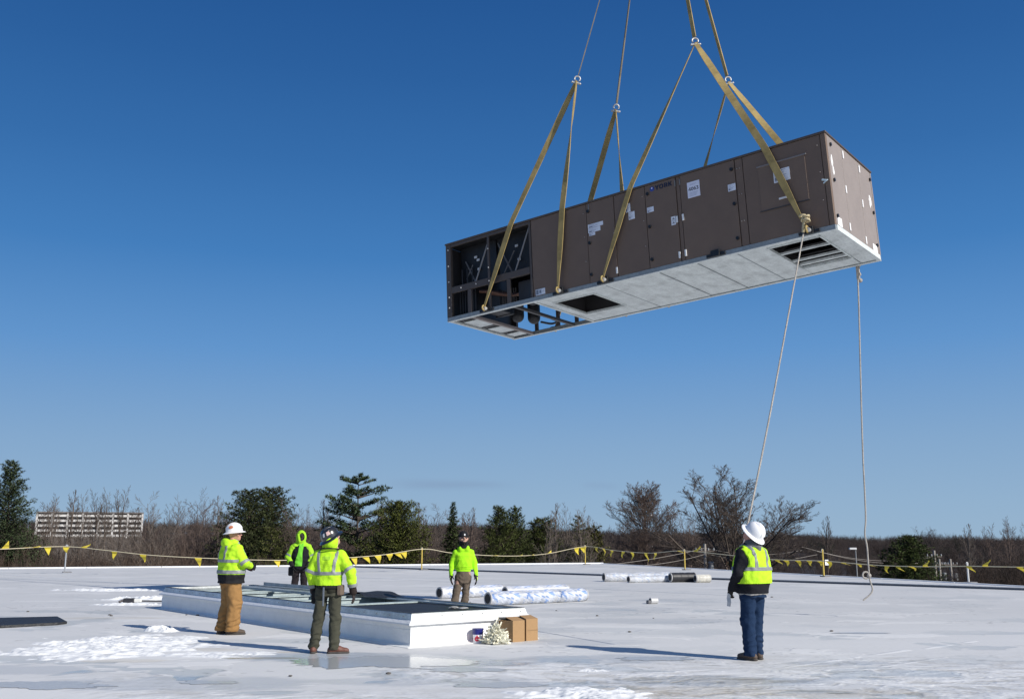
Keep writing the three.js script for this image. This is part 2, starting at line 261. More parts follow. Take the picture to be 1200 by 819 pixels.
{
  const g = new THREE.PlaneGeometry(1800, 1500, 180, 150); g.rotateX(-Math.PI / 2); g.translate(0, 0, -450); const p = g.attributes.position;
  for (let i = 0; i < p.count; i++) p.setY(i, landHeight(p.getX(i), p.getZ(i)));
  g.computeVertexNormals(); metreUV(g);
  const m = mat([.060, .046, .038], .95, { map: tex(512, 512, (u, v) => { const a = fbm(u, v, 6, 6, 51), b = fbm(u, v, 40, 3, 12); return [.62 + .5 * (a - .5) + .35 * (b - .5), .6 + .5 * (a - .5) + .3 * (b - .5), .6 + .4 * (a - .5) + .3 * (b - .5)]; }, true, .02) });
  const o = part('terrain', g, m, scene); o.userData.kind = 'structure';
}

// ───────────────────────── trees
class Wood {   // collects tapered tubes
  constructor() { this.p = []; this.n = []; this.i = []; }
  limb(pts, rs, sides) {
    const t = V(), s = V(), b = V(), c = V(); let base = this.p.length / 3;
    for (let k = 0; k < pts.length; k++) {
      t.copy(pts[Math.min(k + 1, pts.length - 1)]).sub(pts[Math.max(0, k - 1)]).normalize(); s.set(Math.abs(t.y) > .9 ? 1 : 0, Math.abs(t.y) > .9 ? 0 : 1, .13).cross(t).normalize(); b.copy(t).cross(s);
      for (let j = 0; j < sides; j++) { const a = j / sides * 2 * Math.PI; c.copy(s).multiplyScalar(Math.cos(a)).addScaledVector(b, Math.sin(a)); this.n.push(c.x, c.y, c.z); this.p.push(pts[k].x + c.x * rs[k], pts[k].y + c.y * rs[k], pts[k].z + c.z * rs[k]); }
      if (k) for (let j = 0; j < sides; j++) { const A = base + (k - 1) * sides + j, B = base + (k - 1) * sides + (j + 1) % sides; this.i.push(A, B, A + sides, B, B + sides, A + sides); }
    }
  }
  geo() { const g = new THREE.BufferGeometry(); g.setAttribute('position', new THREE.Float32BufferAttribute(this.p, 3)); g.setAttribute('normal', new THREE.Float32BufferAttribute(this.n, 3)); g.setIndex(this.i); return g; }
}
function grow(R, wood, p, dir, len, r, lvl, o) {
  const trunk = lvl <= 1, w = trunk ? wood.trunk : wood.crown, n = lvl < 2 ? 7 : lvl >= o.levels ? 1 : lvl === o.levels - 1 ? 2 : 3, pts = [p.clone()], rs = [r], q = p.clone(), d = dir.clone();
  const rEnd = lvl >= o.levels ? r * .45 : r * .55;
  for (let k = 1; k <= n; k++) {
    const bd = o.bend * (lvl === 0 ? .35 : lvl > 2 ? 2.2 : 1); d.x += (R() - .5) * bd; d.z += (R() - .5) * bd; d.y += (R() - .5) * o.bend * .6 + o.up * (lvl > 0 ? 1 : .3); d.normalize();
    q.addScaledVector(d, len / n); pts.push(q.clone()); rs.push(r + (rEnd - r) * k / n);
  }
  w.limb(pts, rs, lvl === 0 ? 7 : lvl === 1 ? 5 : 3);
  if (lvl >= o.levels) return;
  const kids = o.kids[lvl], ax = V();
  for (let k = 0; k < kids; k++) {
    const f = lvl === 0 ? o.first + (1 - o.first) * (k + R() * .7) / kids : .22 + .78 * (k + R() * .8) / kids, s = Math.min(n - 1e-3, f * n), i = Math.floor(s), P = pts[i].clone().lerp(pts[i + 1], s - i), T = pts[i + 1].clone().sub(pts[i]).normalize();
    const az = lvl === 0 ? k * 2.4 + R() * .9 : R() * 6.283; ax.set(Math.cos(az), R() * .3, Math.sin(az)); ax.addScaledVector(T, -ax.dot(T)).normalize();
    const ang = (o.angle[lvl] ?? .7) * (.75 + .5 * R()) * (lvl === 0 ? 1.3 - .85 * f : 1), fan = lvl === 0 && o.fan ? o.fan[k % o.fan.length] * (.9 + .2 * R()) : 0, D = T.multiplyScalar(Math.cos(fan || ang)).addScaledVector(ax, Math.sin(fan || ang)).normalize();
    const shape = lvl === 0 ? o.profile(f) : 1 - .45 * f;
    grow(R, wood, P, D, len * o.ratio[lvl] * shape * (.75 + .5 * R()), Math.max(o.minR, rs[i] * (lvl === 0 ? o.thin ?? .5 : .5)), lvl + 1, o);
  }
}
const barkA = mat([.118, .092, .076], .95), barkB = mat([.17, .138, .115], .95), barkC = mat([.085, .068, .058], .95), barkD = mat([.14, .102, .085], .95);
function bareTree(seed, o) { const wood = { trunk: new Wood(), crown: new Wood() }; grow(rng(seed), wood, V(0, 0, 0), V(o.lean ?? 0, 1, 0).normalize(), o.h, o.r, 0, o); return wood; }
const oakO = { h: 9, r: .36, levels: 5, bend: .17, up: .03, kids: [17, 12, 8, 6, 4], fan: [.05, .95, .5, 1.2, .3, .75, .62, 1.1, .18, .85, .42, 1.0], angle: [.6, .6, .62, .65, .7], ratio: [.92, .40, .48, .5, .5], first: .80, minR: .012, thin: .36, profile: () => 1 };
const mapleO = { h: 17, r: .20, levels: 4, bend: .09, up: .03, kids: [50, 12, 8, 5], angle: [.85, .6, .62, .7], ratio: [.26, .40, .48, .5], first: .42, minR: .0125, thin: .3, profile: (f) => .2 + .9 * Math.sqrt(Math.max(0, 1 - Math.pow((f - .58) / .44, 2))) };
const slimO = { h: 13.5, r: .11, levels: 4, bend: .12, up: .045, kids: [12, 8, 5, 4], angle: [.48, .5, .55, .6], ratio: [.33, .42, .5, .5], first: .45, minR: .0095, thin: .45, profile: (f) => 1.35 - .75 * f };
const roundO = { h: 9, r: .17, levels: 4, bend: .15, up: .03, kids: [15, 9, 6, 5], fan: [.1, .9, .45, .75, .25, .6, 1.0, .35], angle: [.8, .6, .6, .7], ratio: [.55, .42, .5, .5], first: .62, minR: .010, thin: .36, profile: (f) => 1 };
const treeProto = {};
function putTree(kind, px, topY, D, turn, bark, label, group, wide = 1) {
  if (!treeProto[kind]) {
    const [seed, o] = { oak: [7, oakO], maple: [15, mapleO], slim: [21, slimO], slimB: [22, { ...slimO, kids: [15, 8, 5, 4], lean: .05 }], slimC: [29, { ...slimO, bend: .16, ratio: [.26, .42, .5, .5] }], round: [31, roundO], roundB: [35, { ...roundO, bend: .22 }] }[kind];
    const w = bareTree(seed, o), a = w.trunk.geo(), b = w.crown.geo(); a.computeBoundingBox(); b.computeBoundingBox();
    treeProto[kind] = { a, b, top: Math.max(a.boundingBox.max.y, b.boundingBox.max.y) };
  }
  const pr = treeProto[kind], tip = at(px, topY, D), gy = landHeight(tip.x, tip.z) - .3, s = (tip.y - gy) / pr.top;
  const g = thing('bare_tree', V(tip.x, gy, tip.z), turn, label, 'tree', group); g.scale.set(s * wide, s, s * wide);
  part('trunk', pr.a, bark, g); part('crown', pr.b, bark, g);
  return g;
}
putTree('oak', 858, 543, 95, .6, barkA, 'large spreading bare oak with wide crooked limbs behind the man in the white hard hat', null, 1.35);
putTree('maple', 757, 561, 105, .2, barkD, 'bare rounded tree with one straight trunk and fine branches, left of the spreading oak', null, 1.25);
putTree('round', 806, 585, 118, 1.2, barkD, 'small bare tree half hidden between the rounded tree and the spreading oak');
putTree('slimC', 966, 604, 105, 2, barkA, 'lone thin bare tree right of the spreading oak, above the yellow post');
{
  const L = [['slim', 52, 584], ['slimB', 66, 577], ['slimC', 80, 573], ['slim', 96, 573], ['slimB', 112, 572], ['slim', 129, 570], ['slimB', 146, 568]], w = ['first', 'second', 'third', 'fourth', 'fifth', 'sixth', 'seventh'];
  L.forEach(([k, x, y], i) => putTree(k, x, y, 96 + (i * 7) % 13, i * 1.7, i % 2 ? barkB : barkA, `slim bare tree in front of the white apartment block, ${w[i]} from the left`, 'slim bare trees before the apartment block'));
  const M = [['round', 186, 574, 'bare tree standing alone on the skyline just right of the apartment block'], ['roundB', 222, 588, 'low bare tree over the brush between apartment block and dark pine'], ['roundB', 246, 571, 'tall bare tree over the brush left of the dark pine'], ['slimC', 262, 580, 'bare tree touching the left side of the dark pine'],
    ['roundB', 352, 580, 'bare tree just right of the dark pine, above the hooded worker'], ['slimC', 374, 584, 'bare tree between the dark pine and the layered pine'], ['round', 392, 590, 'short bare tree under the long left limb of the layered pine'],
    ['roundB', 466, 583, 'bare tree rising behind the rounded green evergreen'], ['slimC', 486, 588, 'bare tree at the right shoulder of the rounded green evergreen'], ['round', 505, 592, 'bare tree left of the narrow spruce'], ['slimC', 552, 594, 'bare tree in the gap right of the narrow spruce']];
  M.forEach(([k, x, y, l], i) => putTree(k, x, y, 92 + (i * 5) % 17, i * 2.1, i % 3 ? barkD : barkB, l));
  const names = ['fine bare tree in the brush under the far left pine', 'fine bare tree between the far left pine and the apartment block', 'fine bare tree before the right end of the apartment block', 'fine bare tree just beyond the right end of the apartment block', 'fine bare thicket tree, first of four between lone skyline tree and twin pine', 'fine bare thicket tree, second of four between lone skyline tree and twin pine', 'fine bare thicket tree, third of four between lone skyline tree and twin pine', 'fine bare thicket tree, last of four, touching the dark twin pine', 'fine bare tree against the right flank of the dark twin pine', 'fine bare tree above the raised green hood, left of three', 'fine bare tree right of the raised green hood, middle of three', 'fine bare tree under the layered pine, right of three', 'fine bare tree behind the left shoulder of the rounded green evergreen', 'fine bare tree behind the top of the rounded green evergreen', 'fine bare tree behind the right shoulder of the rounded green evergreen', 'fine bare tree left of the narrow spruce, left of two', 'fine bare tree touching the narrow spruce on its left, right of two', 'fine bare tree right of the narrow spruce, first of three', 'fine bare tree right of the narrow spruce, second of three', 'fine bare tree right of the narrow spruce, third, before the ragged pine', 'fine bare tree right of the small brownish evergreen, left of two', 'fine bare tree right of the small brownish evergreen, right of two'];
  const T = rng(61), kinds = ['round', 'roundB', 'slimC', 'roundB', 'slim'];
  [[28, 588], [40, 592], [158, 594], [172, 590], [203, 590], [232, 584], [258, 590], [272, 592], [340, 592], [362, 590], [384, 592], [404, 596], [440, 590], [452, 586], [476, 592], [496, 590], [514, 600], [546, 600], [560, 606], [572, 612], [706, 612], [722, 618]].forEach(([x, y], i) => putTree(kinds[i % 5], x, y, 100 + 22 * T(), T() * 6, i % 2 ? barkD : barkA, names[i], 'bare trees of the thicket on the left half of the skyline', 1 + .35 * T()));
  const C = [['slim', 641, 597], ['slimC', 655, 589], ['slim', 668, 588], ['slimB', 681, 592], ['slimC', 693, 603]];
  C.forEach(([k, x, y], i) => putTree(k, x, y, 84 + (i * 5) % 11, i * 1.3, barkB, `pale thin bare tree behind the middle yellow post, ${w[i]} of five from the left`, 'pale thin trees in the middle'));
  const H = [['round', 1080, 616, 'left of two small bare trees on the far ridge'], ['roundB', 1094, 616, 'right of two small bare trees on the far ridge'], ['slimC', 1131, 613, 'pale bare tree on the right before the ridge'], ['slimB', 1160, 612, 'leftmost bare tree rising out of the brush at the right edge'], ['slimB', 1178, 604, 'tallest bare tree in the brush at the right edge'], ['slim', 1196, 607, 'bare tree cut by the right edge of the photo']];
  H.forEach(([k, x, y, l], i) => putTree(k, x, y, i < 2 ? 330 : 95 + i * 3, i, i < 2 ? barkC : i === 2 ? barkB : barkD, l, null, i < 2 ? 1.4 : 1));
}
// evergreens: boughs carrying tufts of needles
function evergreen(seed, o) {
  const R = rng(seed), tr = new Wood(), P = [], Nn = [], Cc = [];
  tr.limb([V(0, 0, 0), V(.05, o.h * .5, .03), V(0, o.h * .97, 0)], [o.r, o.r * .6, .03], 7);
  const tuft = (c, size, shade, dir) => {
    for (let k = 0; k < o.blades; k++) {
      const d = V(R() - .5, R() - .5, R() - .5).normalize().multiplyScalar(.8).addScaledVector(dir, .55).normalize(), s = V(R() - .5, R() - .5, R() - .5).cross(d).normalize().multiplyScalar(size * o.fat * (.6 + .8 * R())), L = size * (.6 + .8 * R()), b = c.clone().addScaledVector(d, -size * .12);
      const n = s.clone().cross(d).normalize(); if (n.y < 0) n.negate(); n.y += .25; n.normalize();
      const q = [b.clone().add(s), b.clone().sub(s), b.clone().addScaledVector(d, L)], v = shade * (.75 + .5 * R());
      for (const u of q) { P.push(u.x, u.y, u.z); Nn.push(n.x, n.y, n.z); Cc.push(v * o.tint[0], v * o.tint[1], v * o.tint[2]); }
    }
  };
  for (let k = 0; k < o.boughs; k++) {
    const f = o.low + (1 - o.low) * (o.layers ? (Math.floor(k / o.boughs * o.layers) + (o.jit ?? .3) * R()) / o.layers : k / o.boughs), az = k * 2.399 + R() * .8, reach = o.reach(f, az) * (.6 + .62 * R()), y = o.h * f, rise = o.rise(f);
    const end = V(Math.cos(az) * reach, y + reach * rise, Math.sin(az) * reach), start = V(0, y, 0), mid = start.clone().lerp(end, .55); mid.y -= reach * o.sag;
    if (reach > .4) tr.limb([start, mid, end], [Math.max(.025, .03 * reach), .025, .012], 4);
    const m = Math.max(2, Math.round(reach * o.dens));
    for (let j = 0; j < m; j++) {
      const t = o.bare + (1 - o.bare) * (j + R()) / m, a = start.clone().lerp(mid, t), c = a.lerp(mid.clone().lerp(end, t), t), w = reach * o.spread * (1.15 - .6 * t);
      c.x += (R() - .5) * w; c.z += (R() - .5) * w; c.y += (R() - .5) * w * o.thick;
      tuft(c, o.tuft * (.7 + .6 * R()), .7 + .6 * R(), V(Math.cos(az) * .6, .35, Math.sin(az) * .6));
    }
  }
  const g = new THREE.BufferGeometry(); g.setAttribute('position', new THREE.Float32BufferAttribute(P, 3)); g.setAttribute('normal', new THREE.Float32BufferAttribute(Nn, 3)); g.setAttribute('color', new THREE.Float32BufferAttribute(Cc, 3));
  return { trunk: tr.geo(), crown: g };
}
const needle = mat([.125, .142, .068], .8, { vertexColors: true, side: THREE.DoubleSide, specularIntensity: .4 });
const treeBark = mat([.075, .058, .047], .95);
function putEvergreen(name, px, topY, D, seed, o, label, turn = 0) {
  const tip = at(px, topY, D), gy = landHeight(tip.x, tip.z) - .3, h = tip.y - gy, e = evergreen(seed, { blades: 8, fat: .10, tint: [1, 1, 1], sag: .05, bare: .2, thick: .38, spread: .5, dens: 20, tuft: .20, r: .25, layers: 0, ...o, h });
  const g = thing(name, V(tip.x, gy, tip.z), turn, label, 'tree'); part('trunk', e.trunk, treeBark, g); part('crown', e.crown, needle, g); return g;
}
const pineReach = (top, base, low) => (f) => top + (base - top) * Math.pow(1 - (f - low) / (1 - low), .8);
putEvergreen('pine_tree', 14, 541, 92, 101, { boughs: 220, low: .35, reach: pineReach(.5, 3.6, .35), rise: () => .45, tint: [.8, .95, .95] }, 'tall dark pine cut by the left edge of the photo');
putEvergreen('pine_tree', 293, 575, 96, 102, { boughs: 260, low: .15, reach: (f) => 3.3 * Math.pow(Math.max(0, 1 - Math.pow(f, 2.2)), .5) + .35, rise: () => .35, tint: [.8, .85, .75] }, 'dense dark pine right of the man in tan trousers, left of a twin crown');
putEvergreen('pine_tree', 320, 573, 98, 103, { boughs: 260, low: .15, reach: (f) => 3.1 * Math.pow(Math.max(0, 1 - Math.pow(f, 2.2)), .5) + .35, rise: () => .4, tint: [.78, .85, .7] }, 'dense dark pine above the hooded worker, right one of a twin crown');
putEvergreen('pine_tree', 318, 618, 88, 104, { boughs: 120, low: .2, reach: (f) => 2.6 * Math.pow(Math.max(0, 1 - f), .5) + .3, rise: () => .1, tint: [1.15, 1.1, .75] }, 'low olive green pine just behind the hooded worker');
putEvergreen('white_pine_tree', 420, 556, 97, 105, { boughs: 84, layers: 8, jit: .62, low: .44, reach: (f, az) => (1.0 + 2.5 * Math.sin(Math.min(1, (f - .3) * 1.55) * 2.75)) * (.5 + .55 * Math.abs(Math.sin(az * 1.5 + 1 + f * 3))), rise: () => .34, sag: .03, spread: .42, thick: .22, dens: 22, bare: .38, tuft: .24, fat: .12, tint: [.85, 1.05, 1.05] }, 'tall layered pine with open flat boughs above the man in the dark hard hat', 1.1);
putEvergreen('cedar_tree', 466, 590, 90, 106, { boughs: 300, low: .12, reach: (f) => 3.3 * Math.pow(Math.max(0, 1 - Math.pow(f, 2.6)), .6) + .2, rise: () => .7, tint: [1.15, 1.15, .62] }, 'rounded olive green evergreen between the layered pine and the narrow spruce');
putEvergreen('spruce_tree', 531, 588, 92, 107, { boughs: 260, low: .1, reach: (f) => 2.9 * (1 - f) + .15, rise: () => -.12, sag: .06, dens: 18, tuft: .22, tint: [.7, .82, .66] }, 'narrow pointed dark spruce just left of the worker in the plain green hoodie');
putEvergreen('pine_tree', 585, 594, 90, 108, { boughs: 220, low: .2, reach: pineReach(.4, 3.6, .2), rise: () => .55, tint: [.95, 1, .65] }, 'ragged green pine right of the hoodie worker, left one of the pair');
putEvergreen('pine_tree', 604, 596, 93, 109, { boughs: 190, low: .2, reach: pineReach(.4, 3.2, .2), rise: () => .6, tint: [.85, .95, .65] }, 'ragged green pine right of the hoodie worker, right one of the pair');
putEvergreen('pine_tree', 634, 608, 95, 110, { boughs: 230, low: .2, reach: (f) => 3.5 * Math.pow(Math.max(0, 1 - f), .5) + .3, rise: () => .35, tint: [.85, .9, .6] }, 'broad low pine left of the pale thin trees');
putEvergreen('pine_tree', 678, 605, 90, 111, { boughs: 60, low: .5, reach: pineReach(.3, 2.0, .5), rise: () => .4, tint: [.9, .95, .65] }, 'small pine among the pale thin trees');
putEvergreen('cedar_tree', 697, 617, 92, 112, { boughs: 110, low: .2, reach: (f) => 2.2 * Math.pow(Math.max(0, 1 - f), .45) + .2, rise: () => .5, tint: [1.1, .95, .6] }, 'small brownish evergreen right of the pale thin trees');
putEvergreen('pine_tree', 1064, 628, 88, 113, { boughs: 320, low: .15, reach: (f) => 3.6 * Math.pow(Math.max(0, 1 - Math.pow(f, 2)), .6) + .3, rise: () => .12, thick: .3, spread: .45, dens: 15, tint: [.72, .85, .6] }, 'wide dark evergreen on the right behind the hanging rope');

// brush and woods that read as one mass
{
  const variants = [1, 2, 3, 4].map((s) => {
    const w = { trunk: new Wood(), crown: new Wood() }, R = rng(400 + s);
    for (let k = 0; k < 12; k++) { const a = R() * 6.28, q = R() * .3; grow(R, w, V(Math.cos(a) * q, 0, Math.sin(a) * q), V(Math.cos(a) * (.15 + .6 * R()), 1, Math.sin(a) * (.15 + .6 * R())).normalize(), (.55 + .3 * R()), .006, 1, { levels: 3, bend: .2, up: .05, kids: [0, 12, 8, 5], angle: [0, .6, .65, .7], ratio: [0, .45, .5, .5], minR: .002, first: .2, profile: () => 1 }); }
    const a = w.trunk.geo(), b = w.crown.geo(); return mergeGeometries([a, b]);
  });
  const top = (px) => { const s = [[-80, 590], [0, 592], [40, 604], [60, 613], [100, 617], [145, 614], [158, 604], [200, 601], [262, 604], [282, 622], [345, 612], [400, 613], [440, 618], [500, 612], [522, 628], [560, 640], [640, 640], [700, 638], [720, 640], [800, 640], [900, 642], [960, 648], [1035, 648], [1100, 650], [1130, 640], [1150, 620], [1200, 615], [1290, 612]]; let k = 0; while (k < s.length - 2 && s[k + 1][0] < px) k++; const t = Math.min(1, Math.max(0, (px - s[k][0]) / (s[k + 1][0] - s[k][0]))); return s[k][1] + (s[k + 1][1] - s[k][1]) * t; };
  const bm = mat([1, 1, 1], .95), R = rng(77), M = new THREE.Matrix4(), Q = new THREE.Quaternion(), E = new THREE.Euler(), col = new THREE.Color();
  const lists = variants.map(() => []), far = variants.map(() => []);
  for (let k = 0; k < 1150; k++) {
    const px = -80 + 1370 * R(), D = 76 + 50 * Math.pow(R(), 1.3), ty = top(px) + (R() < .25 ? -3 : 6 + 26 * R() * R()), tip = at(px, ty, D), gy = landHeight(tip.x, tip.z) - .3, h = Math.max(2, tip.y - gy);
    M.compose(V(tip.x, gy, tip.z), Q.setFromEuler(E.set(0, R() * 6.28, 0)), V(h * .52 * (.8 + .5 * R()), h * .78, h * .52 * (.8 + .5 * R())));
    const dark = px > 1145 ? .36 : px > 920 ? .2 : px > 700 ? .5 : .85, v = (.5 + .5 * R()) * dark, red = R();
    lists[k % 4].push([M.clone(), [.150 * v, (.096 + .012 * (1 - red)) * v, (.068 + .014 * (1 - red)) * v]]);
  }
  for (let k = 0; k < 32; k++) {
    const px = k < 20 ? 34 + 84 * R() : 158 + 22 * R(), D = 92 + 20 * R(), tip = at(px, (k < 20 ? 603 : 602) + 12 * R(), D), gy = landHeight(tip.x, tip.z) - .3, h = tip.y - gy, v = .5 + .5 * R();
    M.compose(V(tip.x, gy, tip.z), Q.setFromEuler(E.set(0, R() * 6.28, 0)), V(h * .26, h * .78, h * .26)); lists[k % 4].push([M.clone(), [.13 * v, .09 * v, .07 * v]]);
  }
  for (let k = 0; k < 2600; k++) {
    const D = 170 + 400 * Math.sqrt(R()), px = -150 + 1500 * R(), x = (px - 600) / FOC * D; if (px > 20 && px < 190 && D < 460) continue; const gy = landHeight(x, -D) - .5, h = 8 + 4 * R();
    M.compose(V(x, gy, -D), Q.setFromEuler(E.set(0, R() * 6.28, 0)), V(h * .7, h * .75, h * .7));
    const v = .7 + .5 * R(), pine = R() < .08; far[k % 4].push([M.clone(), pine ? [.022, .026, .016] : [.070 * v, .052 * v, .046 * v]]);
  }
  const put = (name, L, label) => L.forEach((l, i) => { const o = new THREE.InstancedMesh(variants[i], bm, l.length); l.forEach(([m, c], k) => { o.setMatrixAt(k, m); o.setColorAt(k, col.setRGB(...c)); }); o.name = numbered(name); o.castShadow = o.receiveShadow = true; scene.add(o); tag(o, label, name === 'brush' ? 'brush' : 'woods', name === 'brush' ? 'brush beyond the roof edge' : 'woods on the far hills', 'stuff'); });
  put('brush', lists, 'tangled leafless brown brush all along the far edge of the roof');
  put('distant_woods', far, 'brown leafless woods covering the low hills on the horizon');
}
// ───────────────────────── apartment block
{
  const D = 420, P0 = at(43, 600, D), P1 = at(167, 600, D + 14), top = at(0, 600, D).y, gy = landHeight(-170, -D) - 1, d = V(P1.x - P0.x, 0, P1.z - P0.z), L = d.length();
  const g = thing('apartment_block', V(P0.x, gy, P0.z), Math.atan2(-d.z, d.x), 'long white apartment block with rows of balconies behind slim bare trees on the left', 'building');
  const h = top - gy, wm = mat([.62, .60, .575], .8), dk = mat([.045, .042, .045], .3), rf = mat([.2, .19, .19], .8), fl = 5, fh = 2.05;
  part('wall', box(0, L, 0, h - .3, -12, -1.5), mat([.16, .13, .12], .8), g); part('roof', box(-.3, L + .3, h - .3, h + .25, -12.3, .3), rf, g);
  for (let k = 0; k < fl; k++) {
    const y = h - .9 - k * fh - .95;
    for (let b = 0; b < 7; b++) { const x0 = L * b / 7 + .5, x1 = L * (b + 1) / 7 - .5; part('balcony', box(x0, x1, y, y + .95, -1.2, 0), wm, g); for (let w = 0; w < 3; w++) part('window', box(x0 + (x1 - x0) * (w + .12) / 3, x0 + (x1 - x0) * (w + .88) / 3, y + .95, y + fh - .12, -1.5, -1.44), dk, g); }
  }
  for (let b = 0; b <= 7; b++) part('pier', box(L * b / 7 - .36, L * b / 7 + .36, h - .3 - fl * fh, h - .3, -1.5, .12), wm, g);
  part('lower_storey', box(-.2, L + .2, 0, h - .9 - (fl - 1) * fh - .97, -1.49, -.1), mat([.11, .095, .085], .8), g);
}
// ───────────────────────── utility poles, wires and lamps beyond the edge
{
  const pm = mat([.34, .31, .28], .85), gm = mat([.30, .31, .32], .6), wm = mat([.30, .27, .24], .7);
  const poles = [[826, 637, 92, 'pale utility pole left of the man in the white hard hat', 1], [1095, 645, 110, 'tall utility pole right of the wide dark evergreen', 1], [1101, 655, 122, 'short utility pole just right of the tall one', 1], [1114, 655, 118, 'utility pole with small transformer can', 1]];
  const tops = poles.map(([x, y, D, label]) => {
    const t = at(x, y, D), gy = landHeight(t.x, t.z) - .2, g = thing('utility_pole', V(t.x, gy, t.z), .3, label, 'utility pole');
    part('pole', new THREE.CylinderGeometry(.13, .19, t.y - gy, 8).translate(0, (t.y - gy) / 2, 0), pm, g);
    part('crossarm', box(-.95, .95, t.y - gy - .72, t.y - gy - .61, -.06, .06), mat([.12, .10, .085], .9), g);
    for (const s of [-.9, -.35, .35, .9]) part('insulator', new THREE.CylinderGeometry(.05, .08, .22, 6).translate(s, t.y - gy - .48, 0), gm, g);
    if (x !== 1095) part('transformer', new THREE.CylinderGeometry(.26, .26, .8, 10).translate(.5, t.y - gy - 2.0, .1), gm, g);
    return t;
  });
  const wire = (a, b, sag, label) => { const m = a.clone().lerp(b, .5); m.y -= sag; single('power_line', tube([a, a.clone().lerp(m, .5).add(V(0, -sag * .25, 0)), m, b.clone().lerp(m, .5).add(V(0, -sag * .25, 0)), b], .022, 40, 4), wm, label, 'wire'); };
  const o = V(0, -.4, 0), t0 = tops[0].clone().add(o), t1 = tops[1].clone().add(o);
  wire(at(690, 664, 78), t0, .2, 'upper wire rising from the roof edge to the pale utility pole'); wire(at(735, 664, 78), t0.clone().add(V(0, -.55, 0)), .2, 'lower wire rising from the roof edge to the pale utility pole');
  wire(t0, at(940, 645, 98), .5, 'upper wire running from the pale pole behind the man in the white hard hat'); wire(t0.clone().add(V(0, -.5, 0)), at(958, 650, 98), .6, 'lower wire running from the pale pole behind the man in the white hard hat');
  wire(at(940, 641, 98), t1.clone().add(V(0, -.3, 0)), .8, 'wire crossing before the wide dark evergreen to the tall utility pole'); wire(at(958, 646, 98), t1.clone().add(V(0, -.8, 0)), .6, 'lower wire crossing before the wide dark evergreen');
  const lp = at(1003, 643, 120), gy = landHeight(lp.x, lp.z), g = thing('lamp_post', V(lp.x, gy, lp.z), 0, 'small white parking lamp left of the hanging rope', 'lamp post');
  part('pole', new THREE.CylinderGeometry(.06, .09, lp.y - gy, 6).translate(0, (lp.y - gy) / 2, 0), gm, g); part('lamp_head', rbox(-.75, .1, lp.y - gy - .12, lp.y - gy + .12, -.18, .18, .05), mat([.75, .75, .75], .5), g);
}
